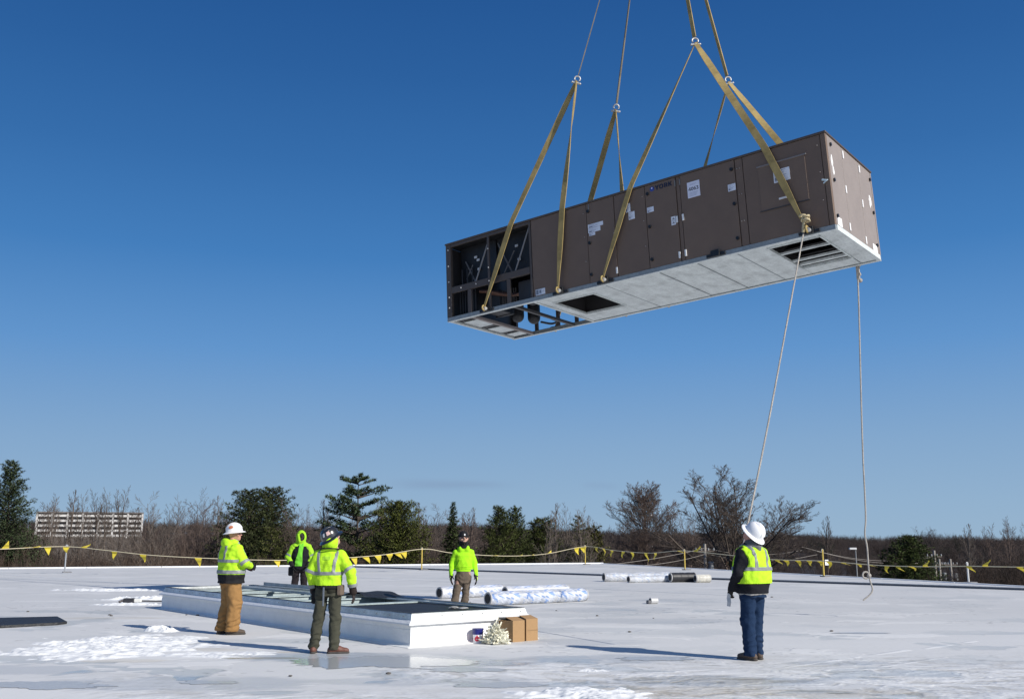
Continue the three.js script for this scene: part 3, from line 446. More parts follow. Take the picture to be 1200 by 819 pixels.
// ───────────────────────── warning line: posts, rope and pennants
const yellow = mat([.80, .63, .05], .9, { side: THREE.DoubleSide, transmission: .35, thickness: 0 }), yellowPaint = mat([.58, .42, .08], .6), steelM = mat([.45, .46, .47], .45, { metalness: .6 });
{
  const R = rng(5), lineP = [[-60, 645, 46], [0, 643.5, 46.8], [75, 640.5, 48], [120, 644.5, 47.5], [175, 650.5, 47], [250, 654.5, 47], [330, 656.5, 48], [400, 654, 50], [450, 650, 51], [494, 643.5, 52], [530, 648, 55], [590, 651.5, 58], [640, 649, 62], [686, 640.5, 64.5], [720, 645, 61], [760, 648, 57], [803, 645.5, 52], [850, 650, 49], [905, 655.5, 46], [966, 657.5, 43.5], [1030, 662.5, 41], [1090, 664, 38.5], [1136, 663.5, 36.9], [1200, 664.5, 35], [1290, 664, 33]];
  const pts = lineP.map((q) => at(...q)), cur = new THREE.CatmullRomCurve3(pts, false, 'centripetal'), base = pts[12];
  const g = thing('pennant_line', V(base.x, 0, base.z), 0, 'yellow pennant warning line strung along the far edge of the roof', 'pennant line');
  const rel = (v) => v.clone().sub(g.position);
  part('rope', tube(pts.map(rel), .017, 300, 5), mat([.62, .55, .38], .7), g);
  const S = cur.getPoints(2400), pos = S.map((p) => 600 + FOC * p.x / -p.z);
  for (const [px, lift] of [[17, 1], [35, .2], [51, .3], [66, -1], [87, -1], [108, .5], [142, -1], [177, -1], [240, -1], [331, -1], [419, -1], [432, -.6], [446, -.8], [459, -1], [468, -.5], [476, -.9], [580, .1], [608, .2], [622, .15], [641, .4], [675, -1], [682, -1], [696, -.4], [706, -1], [714, -.9], [727, -1], [738, -1], [755, -1], [764, -1], [793, -.2], [812, .6], [905, -.4], [914, -.6], [927, -.5], [940, -.5], [952, -.5], [964, -1], [980, -.2], [996, -.3], [1011, -.15], [1029, -.8], [1043, -.4], [1058, -.35], [1075, .9], [1125, -.5], [1144, .8], [1163, 0], [1183, -.6]]) {
    let k = 0; while (k < S.length - 2 && pos[k + 1] < px) k++;
    const p = S[k], t = S[k + 1].clone().sub(p).normalize(), dep = -p.z, w = 9.5 / FOC * dep * .44, h = 11 / FOC * dep * (.7 + .3 * R()), f = new THREE.BufferGeometry(), P = [], n = 4;
    const flow = V(t.x * .75, 0, t.z * .75), dn = V(0, lift < 0 ? lift : lift * .55, 0).addScaledVector(flow, 1 - Math.abs(lift) * .75).normalize(), side = V(-t.z, 0, t.x);
    const row = (i) => { const s = i / n, c = rel(p).addScaledVector(dn, h * s).addScaledVector(side, .07 * Math.sin(s * 5 + px)); return [c.clone().addScaledVector(t, -w * (1 - s)), c.clone().addScaledVector(t, w * (1 - s))]; };
    for (let i = 0; i < n; i++) { const [a, b] = row(i), [c, d] = row(i + 1); for (const v of [a, b, c, b, d, c]) P.push(v.x, v.y, v.z); }
    f.setAttribute('position', new THREE.Float32BufferAttribute(P, 3)); f.computeVertexNormals(); part('pennant', f, yellow, g);
  }
  for (const [x, y0, y1, m, label] of [[75, 640, 671, steelM, 'white metal post of the warning line left of the man in tan trousers'], [494, 643, 668, yellowPaint, 'yellow post of the warning line left of the worker in the plain green hoodie'], [686, 640, 661.6, yellowPaint, 'yellow post of the warning line at the far corner of the roof'], [803, 645, 668, yellowPaint, 'yellow post of the warning line left of the man in the white hard hat'], [966, 645, 676, yellowPaint, 'yellow post of the warning line left of the hanging rope'], [1136, 660, 683.5, mat([.62, .62, .6], .6), 'pale post of the warning line at the right']]) {
    const b = onRoof(x, y1), h = (y1 - y0) / FOC * -b.z, t = thing('warning_post', b, .5, label, 'post');
    part('pole', new THREE.CylinderGeometry(.032, .036, h, 8).translate(0, h / 2, 0), m, t);
    part('base_plate', rbox(-.1, .32, .003, .05, -.15, .15, .02), mat([.2, .2, .21], .7), t); part('rope_hook', new THREE.TorusGeometry(.06, .012, 5, 10).translate(0, h - .05, 0), steelM, t);
    if (x === 966) part('notice_card', box(.06, .26, h * .42, h * .62, .05, .06), mat([.75, .77, .8], .6), t);
  }
}
// ───────────────────────── the roof curb that waits for the unit
const galv = mat([.50, .53, .54], .45, { metalness: .35, map: galvTex, bumpMap: fineNoise, bumpScale: .001 });
const blackMem = mat([.022, .023, .026], .6, { bumpMap: bumpNoise, bumpScale: .02 });
{
  const g = new THREE.Group(); g.name = numbered('roof_curb'); g.position.set(-1.53, 0, -15.72); scene.add(g);
  tag(g, 'long low white roof curb with open metal frame between the workers', 'roof curb');
  // local axes: x along the long side (u), z across towards the right (v)
  const u = V(-.617, 0, -.787), v = V(.787, 0, -.617); g.matrixAutoUpdate = true; g.setRotationFromMatrix(new THREE.Matrix4().makeBasis(u, V(0, 1, 0), v.clone()));
  const LN = 10.8, WD = 2.2, sgn = u.clone().cross(V(0, 1, 0)).dot(v) > 0 ? 1 : -1;
  const loop = (o, y) => [V(-o, y, -o), V(LN + o, y, -o), V(LN + o, y, WD + o), V(-o, y, WD + o)];
  const skin = (prof) => { const P = []; for (let k = 0; k < prof.length - 1; k++) { const A = loop(...prof[k]), B = loop(...prof[k + 1]); for (let j = 0; j < 4; j++) { const a = A[j], b = A[(j + 1) % 4], c = B[j], d = B[(j + 1) % 4]; const n = 24; for (let s = 0; s < n; s++) { const l = (p, q, t) => p.clone().lerp(q, t); for (const w of [l(a, b, s / n), l(c, d, s / n), l(a, b, (s + 1) / n), l(a, b, (s + 1) / n), l(c, d, s / n), l(c, d, (s + 1) / n)]) P.push(w.x, w.y, w.z); } } } const q = new THREE.BufferGeometry(); q.setAttribute('position', new THREE.Float32BufferAttribute(P, 3)); q.computeVertexNormals(); return metreUV(q); };
  const white = mat([.95, .95, .93], .5, { side: THREE.DoubleSide, bumpMap: bumpNoise, bumpScale: .006, map: dirtTex }), grey = mat([.30, .32, .35], .6, { side: THREE.DoubleSide }), gal2 = galv.clone(); gal2.side = THREE.DoubleSide; gal2.color.setRGB(.74, .77, .77); gal2.metalness = .15;
  part('metal_rim', skin([[-.075, .44], [-.075, .487], [.0, .487], [.012, .475], [.035, .395]]), gal2, g);
  part('counter_flashing', skin([[.034, .394], [.105, .345], [.108, .322], [.046, .318]]), mat([.74, .75, .76], .5, { side: THREE.DoubleSide, bumpMap: bumpNoise, bumpScale: .006 }), g);  // flashing toned darker to carry the shade of its tilted face
  part('base_flashing', skin([[.044, .317], [.046, .252], [.052, .25], [.052, .245], [.05, .05], [.075, .02], [.17, .006], [.17, -.01]]), white, g);
  part('inner_wall', skin([[-.075, .44], [-.07, .43], [-.07, -.02]]), mat([.30, .34, .35], .55, { side: THREE.DoubleSide, map: galvTex }), g);
  part('gasket', [box(-.004, LN + .004, .488, .493, -.004, .055), box(-.004, LN + .004, .488, .493, WD - .055, WD + .004), box(-.004, .055, .488, .493, .056, WD - .056), box(LN - .055, LN + .004, .488, .493, .056, WD - .056)], mat([.05, .055, .06], .7), g);
  const dots = []; for (let k = 0; k < 26; k++) dots.push(new THREE.SphereGeometry(.009, 6, 4).translate(.2 + k * .4, .435, -.028)); for (let k = 0; k < 6; k++) dots.push(new THREE.SphereGeometry(.009, 6, 4).translate(-.028, .435, .15 + k * .39)); part('screws', dots, mat([.2, .2, .2], .5), g).userData.kind = 'stuff';
  part('deck_floor', box(0, LN, .0, .012, 0, WD), mat([.10, .105, .11], .8), g);
  const cy = mat([.42, .50, .51], .5, { map: galvTex });
  for (const t of [2.8, 4.35, 5.9, 7.5, 9.0]) { part('cross_member', [rbox(t - .035, t + .035, .12, .46, .07, WD - .07, .008), box(t - .07, t + .07, .45, .474, .072, WD - .072)], cy, g); }
  part('rail', box(.07, LN - .07, .462, .482, WD - .32, WD - .24), galv, g);
  // loose black sheet lying over the near bay
  { const q = new THREE.PlaneGeometry(2.55, WD - .2, 24, 18); q.rotateX(-Math.PI / 2); q.translate(1.38, .455, WD / 2); const P = q.attributes.position; for (let i = 0; i < P.count; i++) { const x = P.getX(i), z = P.getZ(i); P.setY(i, .455 + .006 * N(x * 2.1, z * 2.6, 3) - .01 * smooth(1.2, 2.6, x)); } q.computeVertexNormals(); const m2 = blackMem.clone(); m2.side = THREE.DoubleSide; part('black_sheet', metreUV(q), m2, g); }
  { const q = new THREE.PlaneGeometry(1.6, .75, 20, 10); q.rotateX(-Math.PI / 2); const P = q.attributes.position; for (let i = 0; i < P.count; i++) { const x = P.getX(i), z = P.getZ(i); P.setY(i, .085 * Math.exp(-Math.pow((x + .15) * 2.6, 2)) + .02 * N(x * 3, z * 3, 2) + .02); P.setZ(i, z + .08 * N(x * 2, 1, 3)); } q.computeVertexNormals(); q.translate(4.7, .47, WD - .25); const m2 = blackMem.clone(); m2.side = THREE.DoubleSide; part('black_flap', metreUV(q), m2, g); }
  // a loose angle iron laid across the far end
  part('angle_iron', [box(7.0, 10.2, .485, .50, WD - .15, WD + .02), box(7.0, 10.2, .50, .57, WD - .0, WD + .02)], galv, g);
  part('angle_iron', (() => { const q = box(-1.7, 1.7, 0, .05, -.07, .07); q.rotateZ(.012); q.rotateY(.12); q.translate(6.9, .49, 1.2); return q; })(), galv, g);
}
// ───────────────────────── the rooftop unit in the air
const UC = V(3.1962, 8.4055, -23.1889), unit = thing('rooftop_unit', UC, 0, 'long brown rooftop air conditioning unit hanging from slings in mid air', 'air conditioner');
unit.rotation.order = 'YZX'; unit.rotation.set(-.005418, -.651671, .052948);
unit.updateMatrixWorld(true);
const ul = (x, y, z) => V(x, y, z).applyMatrix4(unit.matrixWorld);
const font = await new FontLoader().loadAsync('fonts/droid/droid_sans_bold.typeface.json');
const HX = 5.084, HY = 1.05, HZ = 1.4227;
{
  const brown = mat([.205, .139, .098], .6, { map: dirtTex, bumpMap: bumpNoise, bumpScale: .0015 }), brown2 = mat([.197, .133, .094], .6, { map: dirtTex, bumpMap: bumpNoise, bumpScale: .0015 }), tan = mat([.32, .27, .24], .5, { map: dirtTex, bumpMap: bumpNoise, bumpScale: .002 }), dark = mat([.018, .018, .020], .5), dark2 = mat([.035, .033, .034], .45), paper = mat([.80, .81, .83], .6), black = mat([.012, .012, .013], .4), silver = mat([.7, .7, .68], .35, { metalness: .5 }), copper = mat([.15, .075, .05], .45, { metalness: .5 });  // tan is the same brown paint, lightened for the sun on the end
  const gal = mat([.74, .79, .785], .5, { metalness: 0, map: galvTex, bumpMap: fineNoise, bumpScale: .001 }), galD = mat([.30, .335, .35], .5, { metalness: .1, map: galvTex });
  const gp = 0.007, F = HZ;
  // front long side
  const panel = (x0, x1, dz = 0, m = brown, name = 'side_panel', y0 = -.945, y1 = 1.0) => part(name, rbox(x0 + gp, x1 - gp, y0, y1, F - .05, F - .006 + dz, .006), m, unit);
  panel(-2.33, -.70, -.004, brown2); panel(-.70, .06, .006, brown, 'access_door'); panel(.06, .89, 0, brown2); panel(.89, 1.675, .006, brown, 'access_door'); panel(1.675, 1.775, -.006, brown2, 'mullion'); panel(1.775, 3.09, .006, brown, 'access_door'); panel(3.09, 3.27, -.006, brown2, 'mullion'); panel(3.27, 4.97, -.002, brown2);
  part('corner_post', rbox(4.975, HX - .002, -.945, 1.0, F - .1, F, .006), brown, unit);
  part('inner_liner', [box(-2.3, 4.96, -.93, .98, F - .09, F - .056)], dark, unit);
  // hinges, knobs
  const hinges = [[1.65, .02], [1.645, -.80], [1.80, .03], [1.795, -.79], [.045, .03], [.045, -.80]];
  for (const [x, y] of hinges) part('hinge', rbox(x - .022, x + .022, y - .075, y + .075, F, F + .022, .006), mat([.82, .82, .8], .5), unit);
  for (const [x, y] of [[1.665, .86], [1.785, .86], [-.62, .9]]) part('hinge', rbox(x - .014, x + .014, y - .07, y + .07, F - .002, F + .015, .005), mat([.2, .19, .18], .5), unit);
  for (const x of [-.64, .965, 3.02]) for (const y of [.80, .02, -.75]) part('latch_knob', new THREE.CylinderGeometry(.036, .04, .035, 12).rotateX(Math.PI / 2).translate(x, y, F + .018), black, unit);
  // last panel with filter access cover and its lines
  part('access_cover', rbox(3.60, 4.62, -.30, .66, F - .02, F + .004, .004), brown, unit);
  part('cover_rail', rbox(3.58, 4.66, .655, .685, F, F + .022, .006), mat([.2, .18, .175], .4), unit);
  part('cover_rail', rbox(3.57, 4.64, -.325, -.30, F, F + .016, .006), mat([.05, .045, .044], .4), unit);
  part('pull_handle', rbox(4.0, 4.17, -.16, -.12, F + .005, F + .03, .008), mat([.65, .66, .68], .4), unit);
  part('cable_tag', [bar(V(4.93, .02, F + .02), V(5.03, -.03, F + .05), .02), bar(V(4.95, -.06, F + .02), V(5.05, -.02, F + .05), .014)], mat([.55, .68, .75], .4), unit);
  const rivets = []; for (const x of [4.9, -.78, .82, 3.2, 3.14]) for (const y of [.78, .2, -.4]) rivets.push(new THREE.SphereGeometry(.012, 6, 4).translate(x, y, F - .002)); part('rivets', rivets, mat([.35, .32, .3], .4), unit).userData.kind = 'stuff';
  // papers and stickers
  const cv = (w, h, draw) => { const c = document.createElement('canvas'); c.width = w; c.height = h; const x = c.getContext('2d'); draw(x, w, h); const t = new THREE.CanvasTexture(c); t.colorSpace = THREE.SRGBColorSpace; return t; };
  const sticker = (x0, x1, y0, y1, map, name = 'sticker') => { const g = new THREE.BoxGeometry(x1 - x0, y1 - y0, .004); g.translate((x0 + x1) / 2, (y0 + y1) / 2, F + .006); return part(name, g, mat([.86, .87, .9], .55, { map }), unit); };
  const lines = cv(128, 96, (x, w, h) => { x.fillStyle = '#f4f5f8'; x.fillRect(0, 0, w, h); const R = rng(3); x.fillStyle = '#a9adb8'; for (let k = 0; k < 9; k++) x.fillRect(8, 8 + k * 9.5, 40 + R() * 70, 4); x.fillStyle = '#8a8f9c'; x.fillRect(8, 60, 30, 22); });
  const warn = cv(64, 128, (x, w, h) => { x.fillStyle = '#eeeeee'; x.fillRect(0, 0, w, h); x.fillStyle = '#888'; for (const y of [16, 76]) { x.beginPath(); x.moveTo(32, y); x.lineTo(52, y + 30); x.lineTo(12, y + 30); x.fill(); } x.fillStyle = '#555'; x.fillRect(4, 62, 56, 3); });
  sticker(1.955, 2.255, .42, .785, cv(256, 320, (x, w, h) => { x.fillStyle = '#f2f0f7'; x.fillRect(0, 0, w, h); x.fillStyle = '#23262e'; x.font = 'bold 96px sans-serif'; x.textAlign = 'center'; x.fillText('4063', w / 2, 178); x.fillStyle = '#b8bccb'; for (let k = 0; k < 4; k++) x.fillRect(36, 214 + k * 22, 180 - k * 14, 8); x.fillStyle = '#c9c6d8'; x.fillRect(60, 40, 130, 10); x.fillRect(60, 60, 110, 8); }), 'number_sheet');
  sticker(2.905, 3.08, .32, .475, lines); sticker(.925, 1.095, .355, .475, lines); sticker(1.505, 1.615, -.09, .11, warn); sticker(.37, .50, .50, .71, lines); sticker(.44, .60, .31, .49, lines); sticker(3.93, 4.28, .225, .50, lines); sticker(-.665, -.25, .375, .47, lines); sticker(-.665, -.33, .26, .37, lines); sticker(-.64, -.48, .185, .255, lines);
  sticker(-2.255, -1.975, -.935, -.785, cv(192, 96, (x, w, h) => { x.fillStyle = '#d8dde4'; x.fillRect(0, 0, w, h); x.fillStyle = '#7f8792'; x.fillRect(10, 12, 50, 70); x.fillRect(74, 20, 40, 50); x.fillStyle = '#f6f6f6'; x.fillRect(128, 12, 54, 70); x.fillStyle = '#99a'; x.fillRect(134, 30, 40, 8); x.fillRect(134, 50, 36, 8); }));
  // maker's mark: ball and letters
  const ink = mat([.012, .016, .045], .4); { const g = new TextGeometry('YORK', { font, size: .105, depth: .006, curveSegments: 4 }); g.scale(1.12, 1, 1); g.translate(1.165, .835, F + .002); part('maker_lettering', g, ink, unit); }
  { const b = part('maker_ball', new THREE.SphereGeometry(.058, 20, 12).scale(1, 1, .25).translate(1.085, .885, F + .004), mat([.03, .06, .28], .3), unit); part('ball_highlight', new THREE.SphereGeometry(.022, 10, 8).scale(1, 1, .3).translate(1.085, .90, F + .016), mat([.45, .5, .75], .3), unit); }
  // roof of the unit
  part('top_cover', rbox(-HX - .02, HX + .02, 1.004, 1.05, -F - .02, F + .02, .012), mat([.085, .065, .055], .5), unit);
  // base rails
  part('base_rail', rbox(-HX, HX, -1.05, -.95, F - .085, F, .006), galD, unit); part('base_rail', rbox(-HX, HX, -1.05, -.95, -F, -F + .085, .006), galD, unit);
  part('base_rail', rbox(HX - .085, HX + .012, -1.05, -.94, -F + .085, F - .0855, .006), gal, unit); part('base_rail', rbox(-HX, -HX + .085, -1.05, -.95, -F + .086, F - .086, .006), gal, unit);
  part('bottom_flange', [box(-HX, HX, -1.056, -1.0505, F - .10, F - .001), box(-HX, HX, -1.056, -1.0505, -F + .001, -F + .10)], gal, unit);
  // floor of galvanised pans round two openings
  const zi = F - .086, pan = (x0, x1, z0 = -zi, z1 = zi, dy = 0) => part('floor_pan', rbox(x0 + .004, x1 - .004, -1.03 + dy, -1.012 + dy, z0, z1, .003), gal, unit);
  pan(-2.36, -2.10); pan(-2.10, -.94, .91, zi); pan(-2.10, -.94, -zi, -.55); pan(-.94, -.38); pan(-.38, 1.03, -zi, zi, -.004); pan(1.03, 1.66, -zi, zi, .003); pan(1.66, 1.97, -zi, zi, -.004); pan(1.97, 2.91, -zi, zi, .002); pan(2.91, 3.55, -zi, zi, -.003); pan(3.55, 4.67, 1.17, zi); pan(3.55, 4.67, -zi, -.74); pan(4.67, HX - .086);
  for (const x of [-.38, 1.03, 1.97, 2.91, 4.67]) part('floor_seam', rbox(x - .010, x + .010, -1.040, -1.030, -zi + .01, zi - .01, .004), galD, unit);
  part('opening_rim', [box(3.53, 3.56, -1.06, -1.0, -.76, 1.19), box(4.66, 4.69, -1.06, -1.0, -.76, 1.19), box(3.561, 4.659, -1.06, -1.0, 1.165, 1.19), box(3.561, 4.659, -1.06, -1.0, -.76, -.735)], gal, unit);
  part('opening_rim', [box(-2.12, -2.09, -1.055, -1.0, -.575, .935), box(-.95, -.92, -1.055, -1.0, -.575, .935), box(-2.089, -.951, -1.055, -1.0, .905, .935), box(-2.089, -.951, -1.055, -1.0, -.575, -.545)], gal, unit);
  for (const z of [.52, -.15]) part('opening_bar', rbox(3.565, 4.655, -1.04, -.99, z - .03, z + .03, .006), gal, unit);
  part('opening_bar', rbox(3.565, 4.655, -1.02, -.96, -.62, -.53, .006), gal, unit);
  for (const z of [.85, .2, -.4]) part('damper_blade', (() => { const g = rbox(3.58, 4.64, -.01, .01, -.17, .17, .004); g.rotateX(.6); g.translate(0, -.80, z); return g; })(), dark2, unit);
  part('duct_liner', [box(3.50, 3.52, -1.0, .2, -.8, 1.2), box(4.70, 4.72, -1.0, .2, -.8, 1.2), box(3.5, 4.72, -1.0, .2, 1.2, 1.22), box(3.5, 4.72, -1.0, .2, -.82, -.8), box(3.5, 4.72, .2, .22, -.82, 1.22)], dark2, unit);
  part('duct_liner', [box(-2.16, -2.14, -1.0, .0, -.6, .96), box(-.90, -.88, -1.0, .0, -.6, .96), box(-2.16, -.88, -1.0, .0, .96, .98), box(-2.16, -.88, -1.0, .0, -.62, -.6), box(-2.16, -.88, .0, .02, -.62, .98)], dark2, unit);
  part('coil_header', [0, 1, 2, 3, 4].map((k) => bar(V(-1.55 + k * .1, -.5, -.58), V(-1.55 + k * .1, -.25, -.58), .025)), copper, unit);
  // right end, sunlight put into its paler paint: three panels, chips of bare primer and hinges
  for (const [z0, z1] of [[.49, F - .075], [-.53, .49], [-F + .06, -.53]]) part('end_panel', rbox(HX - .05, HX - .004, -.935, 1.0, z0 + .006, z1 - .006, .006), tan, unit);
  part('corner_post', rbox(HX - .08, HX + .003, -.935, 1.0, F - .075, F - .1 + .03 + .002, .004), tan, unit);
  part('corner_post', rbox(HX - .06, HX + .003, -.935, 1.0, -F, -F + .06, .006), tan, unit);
  const white = mat([.88, .87, .86], .6), chip = (z, y, w, h, seed) => { const R = rng(seed), s = new THREE.Shape(); for (let k = 0; k < 14; k++) { const a = k / 14 * 6.283, r = .75 + .45 * R(); s[k ? 'lineTo' : 'moveTo'](Math.cos(a) * w * r, Math.sin(a) * h * r); } const g = new THREE.ExtrudeGeometry(s, { depth: .004, bevelEnabled: false }); g.rotateY(Math.PI / 2); g.translate(HX - .004, y, z); return part('bare_patch', g, white, unit); };
  chip(1.17, .47, .055, .12, 1); chip(1.14, .27, .045, .10, 2); chip(-1.13, .28, .07, .14, 4); chip(-1.1, .20, .04, .10, 5);
  part('bare_patch', box(HX - .003, HX + .004, -.92, -.74, 1.0, 1.25), white, unit); part('bare_patch', box(HX - .003, HX + .004, -.94, -.77, -1.2, -.92), white, unit);
  for (const [z, y] of [[.44, .84], [-.58, .84], [.5, .05], [-.53, .03], [.53, -.78], [-.46, -.82]]) part('hinge', rbox(HX - .004, HX + .018, y - .085, y + .085, z - .024, z + .024, .006), white, unit);
  for (const [z, y] of [[1.17, .83], [1.19, .05], [1.24, -.73], [-1.28, .81], [-1.25, .02], [-1.2, -.75]]) part('latch_knob', new THREE.CylinderGeometry(.036, .04, .03, 12).rotateZ(Math.PI / 2).translate(HX + .012, y, z), black, unit);
  part('back_panel', rbox(-2.33, HX - .06, -.945, 1.0, -F, -F + .04, .006), brown, unit);
  part('partition', box(-2.37, -2.335, -1.0, 1.0, -F + .04, F - .06), dark2, unit);
  // open condenser bay at the left
  const bm = mat([.085, .066, .055], .55);
  const frame = (...b) => part('frame_bar', rbox(...b, .006), bm, unit);
  frame(-HX, -4.925, -.945, 1.0, F - .09, F); frame(-4.92, -2.40, .93, 1.0, F - .06, F - .004); frame(-3.715, -3.65, -.945, .925, F - .05, F - .006); frame(-4.92, -3.72, -.33, -.16, F - .05, F - .004); frame(-3.645, -2.41, -.33, -.16, F - .05, F - .004); frame(-4.39, -4.27, -.945, -.335, F - .05, F - .006); frame(-3.13, -3.02, -.945, -.335, F - .05, F - .006); frame(-2.40, -2.34, -.945, 1.0, F - .05, F - .004);
  // far side of the bay
  frame(-HX, -4.925, -.945, 1.0, -F, -F + .09); for (const x of [-4.27, -3.55, -2.95, -2.40]) frame(x - .05, x + .05, -.945, .92, -F, -F + .06); frame(-4.92, -2.40, .93, 1.0, -F, -F + .06); frame(-4.92, -2.40, -.02, .12, -F + .061, -F + .1);
  // condenser coils leaning in a V and their fins, bracing
  const coilM = mat([.020, .021, .024], .4, { metalness: .3, bumpMap: fineNoise, bumpScale: .004 });
  for (const [z, t] of [[.98, .06], [-.98, -.06]]) for (const [x0, x1] of [[-4.9, -3.72], [-3.64, -2.42]]) part('condenser_coil', (() => { const g = box(x0, x1, -.56, .56, -.03, .03); g.rotateX(t); g.translate(0, .39, z); return g; })(), coilM, unit);
  part('condenser_coil', box(-4.9, -4.40, -.94, -.34, .98, 1.04), coilM, unit); part('condenser_coil', box(-4.25, -3.75, -.92, -.34, .40, .46), coilM, unit);
  const pale = mat([.30, .28, .27], .45, { metalness: .3 });
  for (const [a, b, r] of [[[-3.73, .82, 1.33], [-4.19, -.17, 1.33], .021], [[-2.42, .92, 1.33], [-2.91, -.15, 1.33], .021], [[-4.68, .55, 1.10], [-4.34, -.12, 1.10], .018], [[-4.46, .42, 1.08], [-4.68, .08, 1.08], .016], [[-3.60, .80, 1.10], [-3.16, -.1, 1.10], .02], [[-3.1, .5, 1.08], [-3.5, -.1, 1.08], .016]]) part('brace', bar(V(...a), V(...b), r, 6), r > .0205 ? pale : mat([.16, .15, .145], .5), unit);
  for (const [x, y] of [[-4.38, .62], [-4.3, .53], [-4.28, .28], [-3.05, .62], [-2.98, .25], [-2.5, .42]]) part('coil_tag', box(x - .045, x + .045, y - .03, y + .03, 1.045, 1.06), mat([.6, .6, .6], .5), unit);
  for (let k = 0; k < 7; k++) part('coil_tube', bar(V(-4.88 + k * .085, -.94, 1.12), V(-4.88 + k * .085, k % 2 ? .35 : -.16, 1.12), .018), dark2, unit);
  for (let k = 0; k < 7; k++) part('coil_tube', bar(V(-3.62 + k * .07, -.94, .95), V(-3.62 + k * .07, -.42, .95), .014), bm, unit);
  part('copper_pipe', tube([V(-4.2, -.36, 1.15), V(-3.9, -.42, 1.1), V(-3.5, -.55, 1.0), V(-2.9, -.66, .9), V(-2.5, -.8, .85)], .045, 24, 6), copper, unit); part('copper_pipe', tube([V(-4.1, -.40, 1.0), V(-3.7, -.52, 1.0), V(-3.2, -.62, .98), V(-2.5, -.38, .95)], .03, 24, 6), copper, unit);
  part('control_box', rbox(-3.0, -2.44, -.86, -.36, .55, 1.12, .02), dark2, unit); part('control_box', rbox(-4.18, -3.75, -.9, -.34, .3, .9, .02), dark, unit);
  for (const [x, z] of [[-3.95, -.1], [-3.75, -.55]]) { part('compressor', new THREE.CapsuleGeometry(.17, .42, 6, 14).translate(x, -.62, z), dark, unit); }
  part('pipe_loop', tube([V(-3.5, -1.0, -.5), V(-3.35, -1.02, -.8), V(-3.15, -1.0, -.75), V(-3.2, -.95, -.55)], .03, 20, 6), dark, unit);
  part('fan_deck', box(-HX + .02, -2.38, .975, 1.003, -F + .06, F - .06), dark, unit); part('end_wall', rbox(-HX, -HX + .03, -.945, .97, -F + .09, F - .09, .004), dark2, unit);
  for (const x of [-4.3, -3.05]) part('fan_shroud', new THREE.CylinderGeometry(.52, .52, .2, 24, 1, true).translate(x, .86, 0), dark2, unit);
  // base cross members of the bay and the drain plates at its end
  const dkg = mat([.07, .068, .068], .5);
  for (const [x0, x1] of [[-4.42, -4.33], [-3.06, -2.99]]) part('base_beam', rbox(x0, x1, -1.045, -.97, -zi, zi, .006), x0 < -4 ? mat([.28, .24, .22], .5) : dkg, unit);
  part('base_beam', rbox(-2.43, -2.365, -1.05, -.97, -zi, zi, .006), gal, unit);
  for (const [z0, z1] of [[.30, .98], [-.60, -.02], [-1.18, -.85]]) part('drain_plate', rbox(-4.90, -4.45, -1.03, -1.012, z0, z1, .004), gal, unit);
  part('drain_tray', box(-4.99, -4.43, -1.0, -.985, -zi, zi), dark, unit);
  const bolts = []; for (const y of [.86, .42, 0, -.42, -.7]) bolts.push(new THREE.SphereGeometry(.022, 6, 5).translate(-5.0, y, F + .002)); for (const y of [.6, .1, -.25]) bolts.push(new THREE.SphereGeometry(.02, 6, 5).translate(-3.68, y, F)); for (const x of [-4.6, -4.1]) bolts.push(new THREE.SphereGeometry(.02, 6, 5).translate(x, -.24, F)); part('bolts', bolts, mat([.5, .5, .5], .4), unit).userData.kind = 'stuff';
  // lifting lugs on the rails
  for (const s of [1, -1]) for (const x of [-3.77, -1.53, -.28, 2.5, 4.55]) {
    part('lifting_lug', [rbox(x - .22, x + .22, -1.03, -.965, s > 0 ? F + .001 : -F - .035, s > 0 ? F + .035 : -F - .001, .006), rbox(x - .1, x + .1, -1.04, -.90, s > 0 ? F + .036 : -F - .07, s > 0 ? F + .07 : -F - .036, .006)], black, unit);
    if (x !== 2.5) part('lug_pin', new THREE.CylinderGeometry(.045, .045, .1, 10).rotateX(Math.PI / 2).translate(x + .02, -.975, s * (F + .10)), silver, unit);
  }
}
